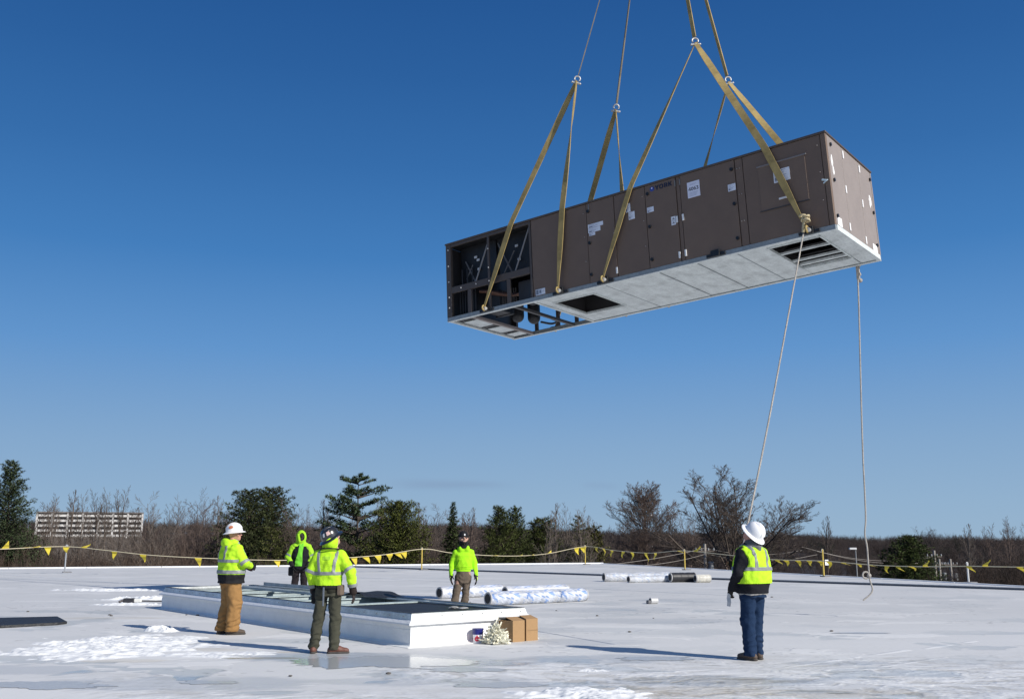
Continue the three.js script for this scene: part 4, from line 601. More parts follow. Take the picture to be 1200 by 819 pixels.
// ───────────────────────── slings, shackles and tag lines
{
  const webTex = tex(64, 256, (u, v, i, j) => { const n = fbm(u, v, 8, 4, 17), e = (j % 4 < 2 ? .04 : 0); const g = .80 + .30 * (n - .5) + e; return [g, g * .98, g * .93]; }, true, 1);
  const web = mat([.56, .43, .18], .75, { map: webTex }), web2 = mat([.26, .24, .20], .75, { map: webTex }), zinc = mat([.5, .5, .49], .5, { metalness: .5 });
  const hook = V(3.72, 20.42, -23.1), sh = { fl: V(1.62, 12.86, -23.28), fr: V(4.26, 12.92, -21.43), bl: V(2.76, 12.81, -24.84), br: V(5.36, 12.71, -23.01) };
  const ux = V(1, 0, 0).transformDirection(unit.matrixWorld), uz = V(0, 0, 1).transformDirection(unit.matrixWorld);
  const strap = (shk, lx, ex, s, name, label, tw) => {
    const lug = ul(lx, -.96, s * (HZ + .13)), edge = ul(ex, 1.06, s * (HZ + .045)), top = sh[shk].clone(), pts = [], n = 34;
    for (let i = 0; i <= n; i++) {
      const t = i / n, f = .24, p = t < f ? lug.clone().lerp(edge, t / f) : edge.clone().lerp(top, (t - f) / (1 - f));
      const a = tw * smooth(.30, .9, t), side = ux.clone().multiplyScalar(Math.cos(a)).addScaledVector(uz, Math.sin(a));
      pts.push({ p, s: side, w: (lx === -.28 ? .125 : .15) * (.35 + .65 * Math.min(1, smooth(0, .14, t))) * (1 - .35 * smooth(.85, 1, t)) });
    }
    const geo = [ribbon(pts, .15, .018)];
    const eye = new THREE.TorusGeometry(.06, .022, 6, 14, Math.PI * 2); eye.lookAt(ux); eye.translate(lug.x, lug.y, lug.z); geo.push(eye);
    return single('lifting_strap', geo, web, label, 'lifting strap');
  };
  strap('fl', -3.77, -2.89, 1, '', 'yellow strap to the lug at the open left end of the unit', -.3); strap('fl', -1.53, -1.34, 1, '', 'yellow strap hanging nearly upright before the plain panel left of the first door', 1.2);
  strap('fr', -.28, .55, 1, '', 'yellow strap crossing the front of the unit left of the lettered door', .75); strap('fr', 4.55, 3.81, 1, '', 'broad yellow strap down to the knot at the right front corner of the unit', -.5);
  strap('bl', -3.77, -2.89, -1, '', 'yellow strap going down behind the unit, left of the second shackle', -.35); strap('bl', -1.53, -1.34, -1, '', 'thin yellow strap going down behind the unit, right under the second shackle', 1.25);
  strap('br', -.28, .55, -1, '', 'dark thin strap going down behind the unit from the rightmost shackle', 1.35); strap('br', 4.55, 3.81, -1, '', 'yellow strap from the rightmost shackle down behind the right end of the unit', -.75);
  const labels = { fl: 'leftmost', bl: 'second from left', fr: 'highest', br: 'rightmost' };
  for (const k of ['fl', 'bl', 'fr', 'br']) {
    const p = sh[k], d = hook.clone().sub(p).normalize(), a = p.clone().addScaledVector(d, .16), pts = [], n = 16;
    for (let i = 0; i <= n; i++) { const t = i / n, an = k === 'fl' ? .9 : k === 'bl' ? 1.6 - t * .9 : k === 'fr' ? .2 : .5; pts.push({ p: a.clone().lerp(hook, t), s: ux.clone().multiplyScalar(Math.cos(an)).addScaledVector(uz, Math.sin(an)) }); }
    single('upper_sling', ribbon(pts, k === 'fl' || k === 'bl' ? .07 : .095, .022), k === 'fl' || k === 'bl' ? web2 : web, `${{ fl: 'leftmost', bl: 'second', fr: 'third', br: 'rightmost' }[k]} of the four slings running up out of the photo`, 'sling');
    const s = thing('shackle', p, 0, `pale metal shackle, ${labels[k]} of the four above the unit`, 'shackle'); const q = new THREE.Quaternion().setFromUnitVectors(V(0, 1, 0), d);
    const bow = new THREE.TorusGeometry(.07, .021, 8, 18, 4.4); bow.rotateZ(-.63); bow.applyQuaternion(q); bow.translate(d.x * .06, d.y * .06, d.z * .06); part('bow', bow, zinc, s);
    const pin = new THREE.CylinderGeometry(.026, .026, .2, 8); pin.rotateZ(Math.PI / 2); pin.applyQuaternion(q); pin.translate(-d.x * .05, -d.y * .05, -d.z * .05); part('pin', pin, zinc, s);
    for (const e of [-.1, .1]) { const c = new THREE.SphereGeometry(.03, 8, 6); c.translate(e, 0, 0); c.applyQuaternion(q); c.translate(-d.x * .05, -d.y * .05, -d.z * .05); part('pin_end', c, zinc, s); }
  }
  const ropeM = mat([.50, .46, .41], .85, { bumpMap: fineNoise, bumpScale: .01 });
  const knotM = mat([.50, .42, .26], .85);
  { // knot where strap and tag line meet
    const c = ul(4.55, -.72, HZ + .17), R = rng(12), gs = []; for (let k = 0; k < 9; k++) { const t = new THREE.TorusGeometry(.04 + .03 * R(), .019, 6, 12); t.rotateX(R() * 3); t.rotateY(R() * 3); t.translate(c.x + (R() - .5) * .10, c.y + (R() - .5) * .16, c.z + (R() - .5) * .09); gs.push(t); }
    gs.push(tube([c, ul(4.5, -.88, HZ + .16), ul(4.47, -1.02, HZ + .14)], .03, 12, 6));
    single('rope_knot', gs, knotM, 'bulky tan rope knot at the right front corner of the unit', 'knot');
  }
  const hand = at(868, 656, 14.75), a = ul(4.47, -1.02, HZ + .12), m1 = a.clone().lerp(hand, .33), m2 = a.clone().lerp(hand, .66); m1.y -= .06; m2.y -= .10;
  const pts = [a, m1, m2, hand];
  single('tag_line', tube(pts, .015, 60, 6), ropeM, 'pale tag line slanting down from the knot to the man in the white hard hat', 'rope');
  const top = ul(4.55, -1.0, -HZ - .02), fx = (px, py, d = 21.5) => at(px, py, d);
  const r2 = [top, fx(1007, 360), fx(1008.5, 420), fx(1010, 480), fx(1012, 540), fx(1014, 580), fx(1015, 610), fx(1014, 626), fx(1016.5, 640), fx(1018, 660), fx(1020, 680), fx(1023, 690), fx(1021.5, 695), fx(1012, 703.5)];
  const g2 = [tube(r2, .017, 160, 6)]; const loop = new THREE.TorusGeometry(.068, .020, 6, 16, 5.2); loop.rotateZ(.6); const lp = fx(1015.2, 674); loop.translate(lp.x, lp.y, lp.z); g2.push(loop);
  const kn = fx(1019, 674.5); g2.push(new THREE.SphereGeometry(.05, 8, 6).translate(kn.x, kn.y, kn.z)); g2.push(bar(top, top.clone().add(V(0, -.35, 0)), .04, 6)); for (let k = 0; k < 3; k++) g2.push(new THREE.SphereGeometry(.05, 8, 6).translate(top.x + .02 * k, top.y - .1 - .14 * k, top.z));
  single('tag_line', g2, ropeM, 'pale rope hanging straight down from the right end of the unit with a small loop', 'rope');
}
// ───────────────────────── rolls, boxes, pail and litter on the roof
{
  const rollTex = (seed, blue) => tex(256, 256, (u, v) => { const a = fbm(u, v, 6, 4, seed), s = tileNoise(u * .5 + v * .5, v, 12, seed), b = smooth(.56, .66, fbm(u, (v + u * .35) % 1, 7, 3, seed + 4)) * blue; const st = smooth(.60, .72, tileNoise(u, (v * 3 + u * 1.2) % 1, 9, seed + 7)) * blue * smooth(.4, .6, fbm(u, v, 5, 3, seed + 4)), w = .88 + .30 * (a - .5) + .16 * (s - .5), d = Math.max(b * .12, st * .8); return [w - .40 * d, w - .27 * d, w + .01 - .06 * d]; }, true, .9);
  const core = mat([.03, .028, .028], .8), wrapN = { bumpMap: bumpNoise, bumpScale: .03 };
  const roll = (px0, py0, px1, py1, dia, m, label) => {
    const a = onRoof(px0, py0), e = onRoof(px1, py1), dd = e.clone().sub(a), L = dd.length(), r = dia / 2, pr = rng(px0 | 0), n = 30, pf = [];
    const g = thing('membrane_roll', a, Math.atan2(-dd.z, dd.x), label, 'roofing roll', 'rolls of roofing membrane');
    for (let k = 0; k <= n; k++) pf.push(new THREE.Vector2(r * (1 - (k === 0 || k === n ? .10 : 0) + .06 * (pr() - .5)), L * k / n));
    const b = new THREE.LatheGeometry(pf, 20); b.rotateZ(-Math.PI / 2); b.translate(0, r, 0); part('wrapped_roll', metreUV(b), m, g);
    for (const q of [0, 1]) { part('roll_end', new THREE.CylinderGeometry(r * .95, r * .95, .03, 20).rotateZ(Math.PI / 2).translate(q ? L : 0, r, 0), mat([.45, .44, .43], .8), g); part('core_hole', new THREE.CylinderGeometry(r * .68, r * .66, .045, 16).rotateZ(Math.PI / 2).translate(q ? L : 0, r, 0), core, g); }
    return g;
  };
  const wA = mat([.80, .82, .86], .35, { map: rollTex(3, 1), ...wrapN }), wB = mat([.80, .82, .86], .35, { map: rollTex(8, .9), ...wrapN }), wC = mat([.72, .74, .76], .4, { map: rollTex(5, .35), ...wrapN }), bk = mat([.025, .025, .028], .5), cream = mat([.75, .72, .62], .5, { map: rollTex(6, .1) });
  roll(572, 710, 685, 704.5, .34, wA, 'front roofing roll in blue and white wrap with its dark core facing left');
  roll(515, 702, 588, 698.5, .33, wB, 'wrapped roofing roll lying behind the legs of the worker in the green hoodie');
  roll(592, 701.5, 664, 698.5, .33, wB, 'roofing roll in blue and white wrap behind the front one, right part');
  roll(708, 681.6, 786, 680.4, .34, wC, 'long white roofing roll at the left end of the far row'); roll(737, 683, 784, 682, .26, wC, 'short white roofing roll lying before the long one of the far row');
  roll(786, 682.4, 814.5, 682, .36, bk, 'black roofing roll in the far row'); roll(815.5, 682.6, 832, 682.4, .3, cream, 'cream and white roll at the right end of the far row');
  // cardboard boxes in front of the curb end
  const u = V(-.617, 0, -.787), v = V(.787, 0, -.617), rot = new THREE.Matrix4().makeBasis(v, V(0, 1, 0), u.clone().negate()), card = mat([.42, .255, .12], .85, { map: dirtTex, bumpMap: fineNoise, bumpScale: .001 }), cardIn = mat([.30, .185, .09], .9);
  const carton = (pos, w, d, h, label, tape) => {
    const g = thing('cardboard_box', pos, 0, label, 'cardboard box'); g.setRotationFromMatrix(rot);
    part('front_wall', box(0, w, 0, h, -.006, 0), card, g); part('back_wall', box(0, w, 0, h, -d, -d + .006), card, g); part('side_wall', box(0, .006, 0, h, -d + .0065, -.0065), card, g); part('side_wall', box(w - .006, w, 0, h, -d + .0065, -.0065), card, g); part('bottom', box(.007, w - .007, .004, .012, -d + .007, -.007), cardIn, g);
    const flap = (x0, x1, z, ang, dep) => { const f = box(x0, x1, 0, .006, 0, dep); f.rotateX(ang); f.translate(0, h + .001, z); return part('flap', f, card, g); };
    flap(.004, w - .004, 0, -2.9, d * .48); flap(.004, w - .004, -d, -.12, d * .5);
    if (tape) { part('crease', box(.0, w, h * .46, h * .50, .0, .005), cardIn, g); part('torn_flap', box(-.012, .01, .02, h * .98, -.05, .02), card, g); }
    return g;
  };
  const c1 = onRoof(601, 752.6); carton(c1, .24, .42, .325, 'left cardboard box with its dark side towards the scrap pile', false);
  carton(c1.clone().addScaledVector(v, .285).addScaledVector(u, .02), .245, .40, .34, 'right cardboard box with a creased front', true);
  { const t = thing('tape_gun', c1.clone().addScaledVector(v, -.02).addScaledVector(u, .22).add(V(0, .338, 0)), .4, 'small black tool lying on the left cardboard box', 'tool'); part('body', rbox(-.10, .10, 0, .035, -.025, .025, .01), mat([.02, .02, .02], .5), t); part('tip', rbox(.1, .14, .005, .02, -.01, .01, .004), steelM, t); }
  for (const [px, py, sd, side] of [[532, 712, 3, 'left'], [542, 711, 8, 'right']]) { const L = at(px, py, px === 532 ? 17.2 : 17.05), q = new THREE.IcosahedronGeometry(.055, 3), P = q.attributes.position; for (let i = 0; i < P.count; i++) { const k = 1 + .6 * N(P.getX(i) * 16, P.getY(i) * 16 + sd, P.getZ(i) * 16); P.setXYZ(i, P.getX(i) * k * 1.5, P.getY(i) * k * .35, P.getZ(i) * k); } q.computeVertexNormals(); q.translate(L.x, .48, L.z); single('rag', q, mat([.36, .36, .35], .85), `crumpled pale rag on the black sheet of the curb, ${side} one of two`, 'rag'); }
  // pail
  { const b = onRoof(560, 753.5), g = thing('pail', b, 2.5, 'small white pail with blue top band and red mark beside the scrap pile', 'pail'), c = document.createElement('canvas'); c.width = 256; c.height = 128; const x = c.getContext('2d'); x.fillStyle = '#f4f2f4'; x.fillRect(0, 0, 256, 128); x.fillStyle = '#1d2278'; x.fillRect(0, 0, 256, 46); x.fillStyle = '#d8203f'; for (const q of [20, 84, 148, 212]) { x.beginPath(); x.arc(q, 86, 23, 0, 7); x.fill(); x.beginPath(); x.moveTo(q - 12, 72); x.lineTo(q, 46); x.lineTo(q + 12, 72); x.fill(); } x.fillStyle = '#f3c6d0'; for (const q of [20, 84, 148, 212]) x.fillRect(q - 10, 84, 20, 5);
    const t = new THREE.CanvasTexture(c); t.colorSpace = THREE.SRGBColorSpace; part('bucket', new THREE.CylinderGeometry(.085, .076, .205, 24, 1, false).translate(0, .103, 0), mat([.9, .9, .9], .4, { map: t }), g); part('lid', new THREE.CylinderGeometry(.09, .09, .018, 24).translate(0, .214, 0), mat([.02, .025, .16], .4), g); part('handle', new THREE.TorusGeometry(.088, .004, 5, 20, Math.PI).rotateX(1.9).translate(0, .19, 0), steelM, g); }
  // heap of pale membrane scraps
  { const b = onRoof(581, 754.5), R = rng(44), gs = []; for (let k = 0; k < 260; k++) { const a = R() * 6.28, rr = Math.sqrt(R()) * .175, h = .37 * Math.pow(1 - rr / .19, .9) * (.5 + .5 * R()), c = V(Math.cos(a) * rr, h, Math.sin(a) * rr * .8), pts = []; const dir = V(R() - .5, (R() - .6) * 1.1, R() - .5).normalize(), cv = V(R() - .5, R() - .5, R() - .5).multiplyScalar(.16), sd = V(R() - .5, R() - .5, R() - .5).normalize(); for (let i = 0; i <= 5; i++) { const t = i / 5 - .5, p = c.clone().addScaledVector(dir, t * .15).addScaledVector(cv, t * t * 2); p.y = Math.max(.012 + .02 * R(), p.y); pts.push({ p, s: sd }); } gs.push(ribbon(pts, .014 + .02 * R(), .004)); }
    const pile = single('scrap_pile', gs.map((g) => g.translate(b.x, 0, b.z)), mat([.92, .86, .75], .7, { side: THREE.DoubleSide, map: tex(64, 64, (u, v) => { const n = fbm(u, v, 8, 3, 6); return [.9, .86 + .1 * n, .72 + .3 * n]; }, true, 3) }), 'heap of cream coloured membrane scraps between pail and boxes', 'scrap pile'); }
  // black sheet at the left, offcuts, tools
  { const p = [[-60, 737], [0, 736.2], [66, 732.6], [77, 731.2], [66, 725.2], [0, 726.8], [-60, 728]].map(([x, y]) => { const q = onRoof(x, y); return new THREE.Vector2(q.x, -q.z); }); const g = new THREE.ExtrudeGeometry(new THREE.Shape(p), { depth: .03, bevelEnabled: true, bevelSize: .012, bevelThickness: .01, bevelSegments: 2 }); g.rotateX(-Math.PI / 2); g.translate(0, .012, 0); single('rubber_mat', metreUV(g), blackMem, 'flat black mat on the roof cut by the left edge of the photo', 'mat'); }
  { const b = onRoof(160, 707), g = thing('power_tool', b, .1, 'black and white power tool with a long rod lying left of the roof curb', 'power tool'); part('motor', rbox(-.34, -.05, .0, .13, -.07, .07, .03), mat([.03, .03, .035], .5), g); part('housing', rbox(-.12, .12, .02, .12, -.06, .06, .03), mat([.7, .7, .66], .5), g); part('grip', bar(V(-.3, .1, 0), V(-.42, .04, .1), .03), mat([.05, .04, .04], .5), g); part('rod', bar(V(.1, .06, 0), V(1.05, .04, -.04), .022), mat([.07, .07, .075], .4), g); part('nozzle', rbox(.9, 1.12, .01, .09, -.09, .02, .02), mat([.7, .72, .74], .4), g); }
  { const b = onRoof(765, 707.5), g = thing('tape_roll', b, .4, 'small grey roll lying alone on the roof right of the wrapped rolls', 'tape'); part('tape', new THREE.CylinderGeometry(.075, .075, .2, 18).rotateZ(Math.PI / 2).translate(.03, .075, 0), mat([.5, .5, .5], .4), g); part('core_hole', new THREE.CylinderGeometry(.05, .05, .21, 14).rotateZ(Math.PI / 2).translate(.028, .075, 0), mat([.03, .03, .03], .7), g); part('backing', rbox(-.16, -.06, .005, .09, -.06, .06, .02), mat([.12, .12, .13], .6), g); }
  { const R = rng(9), gs = []; for (const [x, y] of [[305, 0], [516, 707], [545, 704.5], [551, 706], [128, 721], [130, 722], [32, 717], [218, 721], [231, 721.4], [766, 725], [738, 741], [975, 740], [700, 722], [652, 716], [905, 700], [340, 793], [455, 790]]) { if (!y) continue; const p = onRoof(x, y), g = new THREE.IcosahedronGeometry(.014 + .018 * R(), 1); g.scale(1.3, .5, 1); g.translate(p.x, .012, p.z); gs.push(g); } single('grit', gs, mat([.12, .11, .10], .8), 'scattered dark crumbs of grit on the white roof', 'grit', null, 'stuff'); }
}
// meltwater standing on the membrane
{
  const water = mat([.44, .45, .455], .15, { ior: 1.33 }), damp = mat([.50, .505, .50], .34, { bumpMap: bumpNoise, bumpScale: .006 });
  [[440, 776, 122, 9.5, 3], [545, 785, 60, 3.6, 8]].concat([ [585, 803, 62, 4.5, 5], [770, 772, 60, 3.0, 9], [52, 803, 95, 5.5, 12], [245, 800, 45, 3.0, 15], [1010, 742, 42, 1.0, 21]]).forEach(([cx, cy, rx, ry, sd], i) => {
    const pts = []; for (let k = 0; k < 110; k++) { const a = k / 110 * 6.2832, f = .78 + .42 * N(Math.cos(a) * 1.5 + sd, Math.sin(a) * 1.5, sd) + .20 * N(Math.cos(a) * 5 + sd, Math.sin(a) * 5, 2 * sd) + .10 * N(Math.cos(a) * 13, Math.sin(a) * 13 + sd, 1), p = onRoof(cx + Math.cos(a) * rx * f, cy + Math.sin(a) * ry * f); pts.push([p.x, p.z]); }
    const g = sheet(pts); g.translate(0, .004, 0); const o = part('puddle', metreUV(g), i < 1 ? water : damp, scene); o.name = numbered('puddle'); o.userData.kind = 'structure';
  });
}
// snow: ridges of scraped snow left on the membrane
{
  const snowM = mat([.74, .75, .755], .8, { specularIntensity: .4, bumpMap: bumpNoise, bumpScale: .006 });
  const snow = (cx, cz, rx, rz, hgt, seed, label, lump = 1, turn = 0) => {
    cx *= 1.03; cz *= 1.055;
    const n = 150, g = new THREE.PlaneGeometry(rx * 2, rz * 2, n, n); g.rotateX(-Math.PI / 2); const P = g.attributes.position;
    for (let i = 0; i < P.count; i++) {
      const x = P.getX(i), z = P.getZ(i), u = x / rx, v = z / rz, d = Math.sqrt(u * u + v * v) + .42 * N(x * 1.7 + seed, z * 2.1, seed) + .22 * N(x * 5.1, z * 6 + seed, seed * 2);
      const a = .5 - Math.abs(N(x * 2.4 + seed, z * 3.4, 3 + seed)), b = .5 - Math.abs(N(x * 5.5 + 2 * N(x * 2, z * 2, 8), z * 6.5 + seed, 5)), c = N(x * 13, z * 15, 7);
      P.setY(i, smooth(1.0, .35, d) * hgt * (.1 + 1.5 * a * lump + .75 * b + .22 * c) - .018 - .05 * smooth(.85, 1.15, d));
    }
    g.computeVertexNormals(); metreUV(g); g.rotateY(turn); g.translate(cx, 0, cz);
    const o = new THREE.Mesh(g, snowM); o.name = numbered('snow_patch'); o.castShadow = o.receiveShadow = true; g.translate(-cx, 0, -cz); o.position.set(cx, 0, cz); scene.add(o); tag(o, label, 'snow');
  };
  snow(-5.85, -14.9, 1.7, 2.3, .062, 3, 'broad heap of rough scraped snow in front of the man in tan trousers', 1, .2); snow(-6.0, -17.5, .42, .4, .10, 5, 'small snow lump at the top of the broad heap, left of the tan trousers', .8);
  snow(.75, -10.25, .95, .95, .045, 7, 'rough snow patch at the bottom edge of the photo in the middle', 1.2); snow(-4.1, -13.9, 1.2, .5, .035, 9, 'low streak of snow right of the broad heap');
  snow(-9.4, -26.3, 1.7, .55, .09, 13, 'snow streak behind the power tool left of the curb'); snow(-9.2, -24.2, 1.3, .35, .06, 15, 'snow round the power tool left of the curb'); snow(-12.2, -31, 2.4, .8, .06, 17, 'far thin snow streak near the white post'); snow(-7.6, -13.9, 1.5, .5, .035, 19, 'low snow at the left edge beyond the broad heap'); snow(1.0, -12.2, .35, .25, .03, 21, 'small white snow spot left of the shoes of the man in the white hard hat');
}

// ───────────────────────── people
const skin = mat([.46, .27, .20], .6), skinRed = mat([.50, .25, .19], .6);
function bentHand(curl) {   // left hand, wrist at the origin, fingers down, palm towards -x, thumb forward (+z)
  const fs = [stack([[-.098, -.002, 0, .013, .040], [-.06, 0, .001, .016, .043], [-.02, 0, 0, .016, .034], [.03, 0, 0, .020, .027]])];
  const chain = (p, dirs, lens, r0) => { let q = p, out = []; dirs.forEach((d, i) => { const e = [q[0] + d[0] * lens[i], q[1] + d[1] * lens[i], q[2] + d[2] * lens[i]]; out.push(cone(q, e, r0 * (1 - .1 * i), r0 * (.92 - .1 * i))); q = e; }); return out; };
  [[.031, .042, .0092], [.0105, .047, .0096], [-.010, .044, .0092], [-.030, .035, .0083]].forEach(([z, l, r], i) => {
    const a = curl * (.75 + .12 * i), D = (t) => [-Math.sin(t), -Math.cos(t), z * 1.2];
    fs.push(join(chain([-.002, -.092 + Math.abs(z) * .25, z], [D(a * .35), D(a), D(a * 1.6)], [l, l * .62, l * .48], r), .004));
  });
  fs.push(join(chain([-.006, -.022, .030], [[-.28, -.66, .70], [-.42, -.82, .38], [-.5, -.85, .12]], [.040, .032, .026], .0105), .006));
  return net(join(fs, .007), [-.13, -.225, -.065], [.04, .04, .09], .0045);
}
const handL = bentHand(.55), handFist = bentHand(1.25);
function mirrored(g) { const q = g.clone(); q.scale(-1, 1, 1); const I = q.index.array; for (let i = 0; i < I.length; i += 3) { const t = I[i]; I[i] = I[i + 1]; I[i + 1] = t; } return q; }
const headGeo = (() => {
  const f = join([ell([0, .03, -.012], [.076, .094, .096]), ell([0, -.035, .022], [.060, .082, .072]), cone([0, -.085, .055], [0, -.088, .062], .030, .024), cone([0, -.06, -.03], [0, -.17, -.035], .055, .06)], .03);
  const f2 = join([f, cone([0, .022, .082], [0, -.018, .108], .010, .0145), cone([-.013, -.022, .094], [.013, -.022, .094], .009, .009), cone([-.036, .034, .076], [.036, .034, .076], .011, .011), cone([-.020, -.053, .083], [.020, -.053, .083], .0075, .0075), cone([-.017, -.064, .081], [.017, -.064, .081], .008, .008), ell([.05, -.02, .055], [.024, .026, .026]), ell([-.05, -.02, .055], [.024, .026, .026])], .013);
  const ears = [ell([.079, -.003, -.008], [.011, .032, .020]), ell([-.079, -.003, -.008], [.011, .032, .020])];
  const sock = (x, y, z) => Math.max(-Math.hypot(x - .032, y - .012, z - .098) + .017, -Math.hypot(x + .032, y - .012, z - .098) + .017);
  const g = join([f2, ...ears], .006);
  return net((x, y, z) => Math.max(g(x, y, z), sock(x, y, z)), [-.105, -.2, -.125], [.105, .14, .135], .0055);
})();
const wrinkle = (f, amp, sx, sy, sz, s) => (x, y, z) => { const d = f(x, y, z); return d > .05 || d < -.05 ? d : d + amp * N(x * sx + s, y * sy + s, z * sz) + amp * .5 * N(x * sx * 2.3, y * sy * 2.2, z * sz * 2.3 + s); };
function hardHat(parent, m, head, ridges) {
  const pr = [[.0, .148], [.04, .146], [.08, .132], [.108, .10], [.124, .055], [.130, .0]].map(([r, y]) => new THREE.Vector2(Math.max(r, .0001), y)).reverse();
  const fine = new THREE.SplineCurve(pr).getPoints(24), sh = new THREE.LatheGeometry(fine, 36); sh.scale(.93, 1, 1.10);
  const gs = [sh]; for (const x of [-.035, 0, .035]) { const P = []; for (let k = 0; k <= 14; k++) { const a = -1.25 + 2.5 * k / 14; P.push(V(x, .012 + .138 * Math.cos(a) * (1 - Math.abs(x) * .6), .134 * Math.sin(a))); } gs.push(tube(P, ridges ? .011 : .007, 20, 6)); }
  const shell = part('hard_hat', gs, m, parent), bp = [[.118, .006], [.147, -.004], [.174, -.020], [.177, -.027], [.171, -.028], [.145, -.012], [.118, -.004]].map(([r, y]) => new THREE.Vector2(r, y)), br = new THREE.LatheGeometry(bp, 40); br.scale(.95, 1, 1.10); part('brim', br, m, shell);
  shell.position.copy(head.c); shell.rotation.order = 'YXZ'; shell.rotation.set(head.pitch, head.yaw, head.roll ?? 0); shell.translateY(.042); shell.translateZ(-.012); shell.rotateX(-.06);
  return shell;
}
function person(pos, turn, scale, label, s) {
  const g = thing('person', pos, turn, label, 'person', null); g.scale.setScalar(scale);
  const J = { shL: [.172, 1.40, -.01], shR: [-.172, 1.40, -.01], hipL: [.09, .93, 0], hipR: [-.09, .93, 0], ...s.j };
  const head = { c: V(...(s.head ?? [0, 1.655, .03])), yaw: s.yaw ?? 0, pitch: s.pitch ?? 0 };
  const hm = new THREE.Matrix4().compose(head.c, new THREE.Quaternion().setFromEuler(new THREE.Euler(head.pitch, head.yaw, 0, 'YXZ')), V(1, 1, 1));
  // the body: one continuous surface under the clothes, with head and hands of finer mesh
  const limbs = [stack([[.84, 0, -.01, .13, .09], [1.0, 0, 0, .135, .095], [1.2, 0, 0, .14, .095], [1.36, 0, -.01, .155, .095], [1.46, 0, -.015, .09, .06]]), cone([0, 1.42, -.02], [head.c.x * .8, head.c.y - .09, head.c.z - .035], .06, .055)];
  for (const k of ['L', 'R']) limbs.push(cone(J['sh' + k], J['el' + k], .048, .040), cone(J['el' + k], J['wr' + k], .040, .027), cone(J['hip' + k], J['kn' + k], .075, .052), cone(J['kn' + k], J['an' + k], .050, .036), cone(J['an' + k], [J['an' + k][0], .05, J['an' + k][2] + .03], .036, .03));
  const body = [net(join(limbs, .03), [-.5, .02, -.35], [.5, 1.62, .5], .017), headGeo.clone().applyMatrix4(hm)];
  const hands = {};
  for (const k of ['L', 'R']) {
    const e = V(...J['el' + k]), w = V(...J['wr' + k]), d = w.clone().sub(e).normalize(), y = d.clone().negate(), zf = V(...(s['thumb' + k] ?? [0, .2, 1])); const z = zf.addScaledVector(y, -zf.dot(y)).normalize(), x = y.clone().cross(z);
    const m = new THREE.Matrix4().makeBasis(x, y, z).setPosition(w.clone().addScaledVector(d, .015)), base = s['fist' + k] ? handFist : handL; hands[k] = { g: k === 'L' ? base : mirrored(base), m };
    const small = hands[k].g.clone(); if (s.gloves) small.scale(.86, .86, .86); body.push(small.applyMatrix4(m));
  }
  part('body', body, s.skin ?? skin, g);
  for (const e of [-1, 1]) { const q = new THREE.SphereGeometry(.0125, 10, 8); q.translate(e * .032, .012, .079); q.applyMatrix4(hm); part('eye', q, mat([.05, .04, .035], .25), g); }
  // trousers
  const legF = (k) => [cone(J['hip' + k], J['kn' + k], s.thigh ?? .098, s.knee ?? .080), cone(J['kn' + k], [J['an' + k][0], .07, J['an' + k][2]], s.knee ?? .080, s.cuff ?? .076)];
  const pel = stack([[.82, 0, -.005, s.hipW ?? .165, (s.hipD ?? .128)], [.92, 0, -.01, s.hipW ?? .165, (s.hipD ?? .128)], [1.04, 0, 0, (s.hipW ?? .165) - .01, (s.hipD ?? .128) - .005]]);
  const legs = join([pel, join(legF('L'), .03), join(legF('R'), .03)], .028);
  const low = (x, y, z) => { const d = legs(x, y, z); if (d > .05 || d < -.05) return d; const a = smooth(.45, .1, y), b = Math.exp(-Math.pow((y - .5) / .12, 2)), c = Math.exp(-Math.pow((y - .82) / .08, 2)); return d + (.003 + .014 * a + .005 * b + .006 * c) * Math.sin(y * 75 + 5 * N(x * 7 + s.seed, y * 5, z * 7) + x * 14 - z * 9) * (.4 + .6 * N(x * 6, y * 8, z * 6 + s.seed)) + .016 * N(x * 8 + s.seed, y * 7, z * 8) + .006 * N(x * 19, y * 12, z * 19 + s.seed); };
  part('trousers', net((x, y, z) => Math.max(low(x, y, z), .055 - y), [-.42, .03, -.34], [.42, 1.06, .4], .0115), s.trousers, g);
  // shoes
  for (const k of ['L', 'R']) {
    const a = J['an' + k], t = s['toe' + k] ?? [0, 1], l = Math.hypot(...t), tx = t[0] / l, tz = t[1] / l, P = (f, y, o = 0) => [a[0] + tx * f - tz * o, y, a[2] + tz * f + tx * o];
    const up = join([cone(P(-.055, .05), P(.06, .062), .042, .046), cone(P(.06, .060), P(.185, .042), .047, .036), cone(P(-.02, .07), P(-.012, .15), .048, .044)], .03), sole = join([cone(P(-.06, .015), P(.07, .015), .044, .050), cone(P(.07, .015), P(.19, .015), .050, .040)], .02);
    const lo = [a[0] - .3, -.02, a[2] - .3], hi = [a[0] + .3, .24, a[2] + .3];
    const sh = part('boot', net((x, y, z) => Math.max(up(x, y, z) + .003 * N(x * 30, y * 30, z * 30), .018 - y), lo, hi, .009), s.boot, g); part('sole', net((x, y, z) => Math.max(sole(x, y, z), -y + .002, y - .030), lo, hi, .009), s.sole, sh);
  }
  // upper clothing
  const b = s.bulk ?? 1, tor = stack(s.torso ?? [[.84, 0, 0, .185 * b, .150 * b], [.98, 0, 0, .20 * b, .160 * b], [1.18, 0, .005, .21 * b, .165 * b], [1.32, 0, -.005, .21 * b, .155 * b], [1.42, 0, -.015, .165 * b, .12 * b], [1.49, 0, -.015, .10 * b, .09 * b], [1.54, 0, -.01, .085, .08]]);
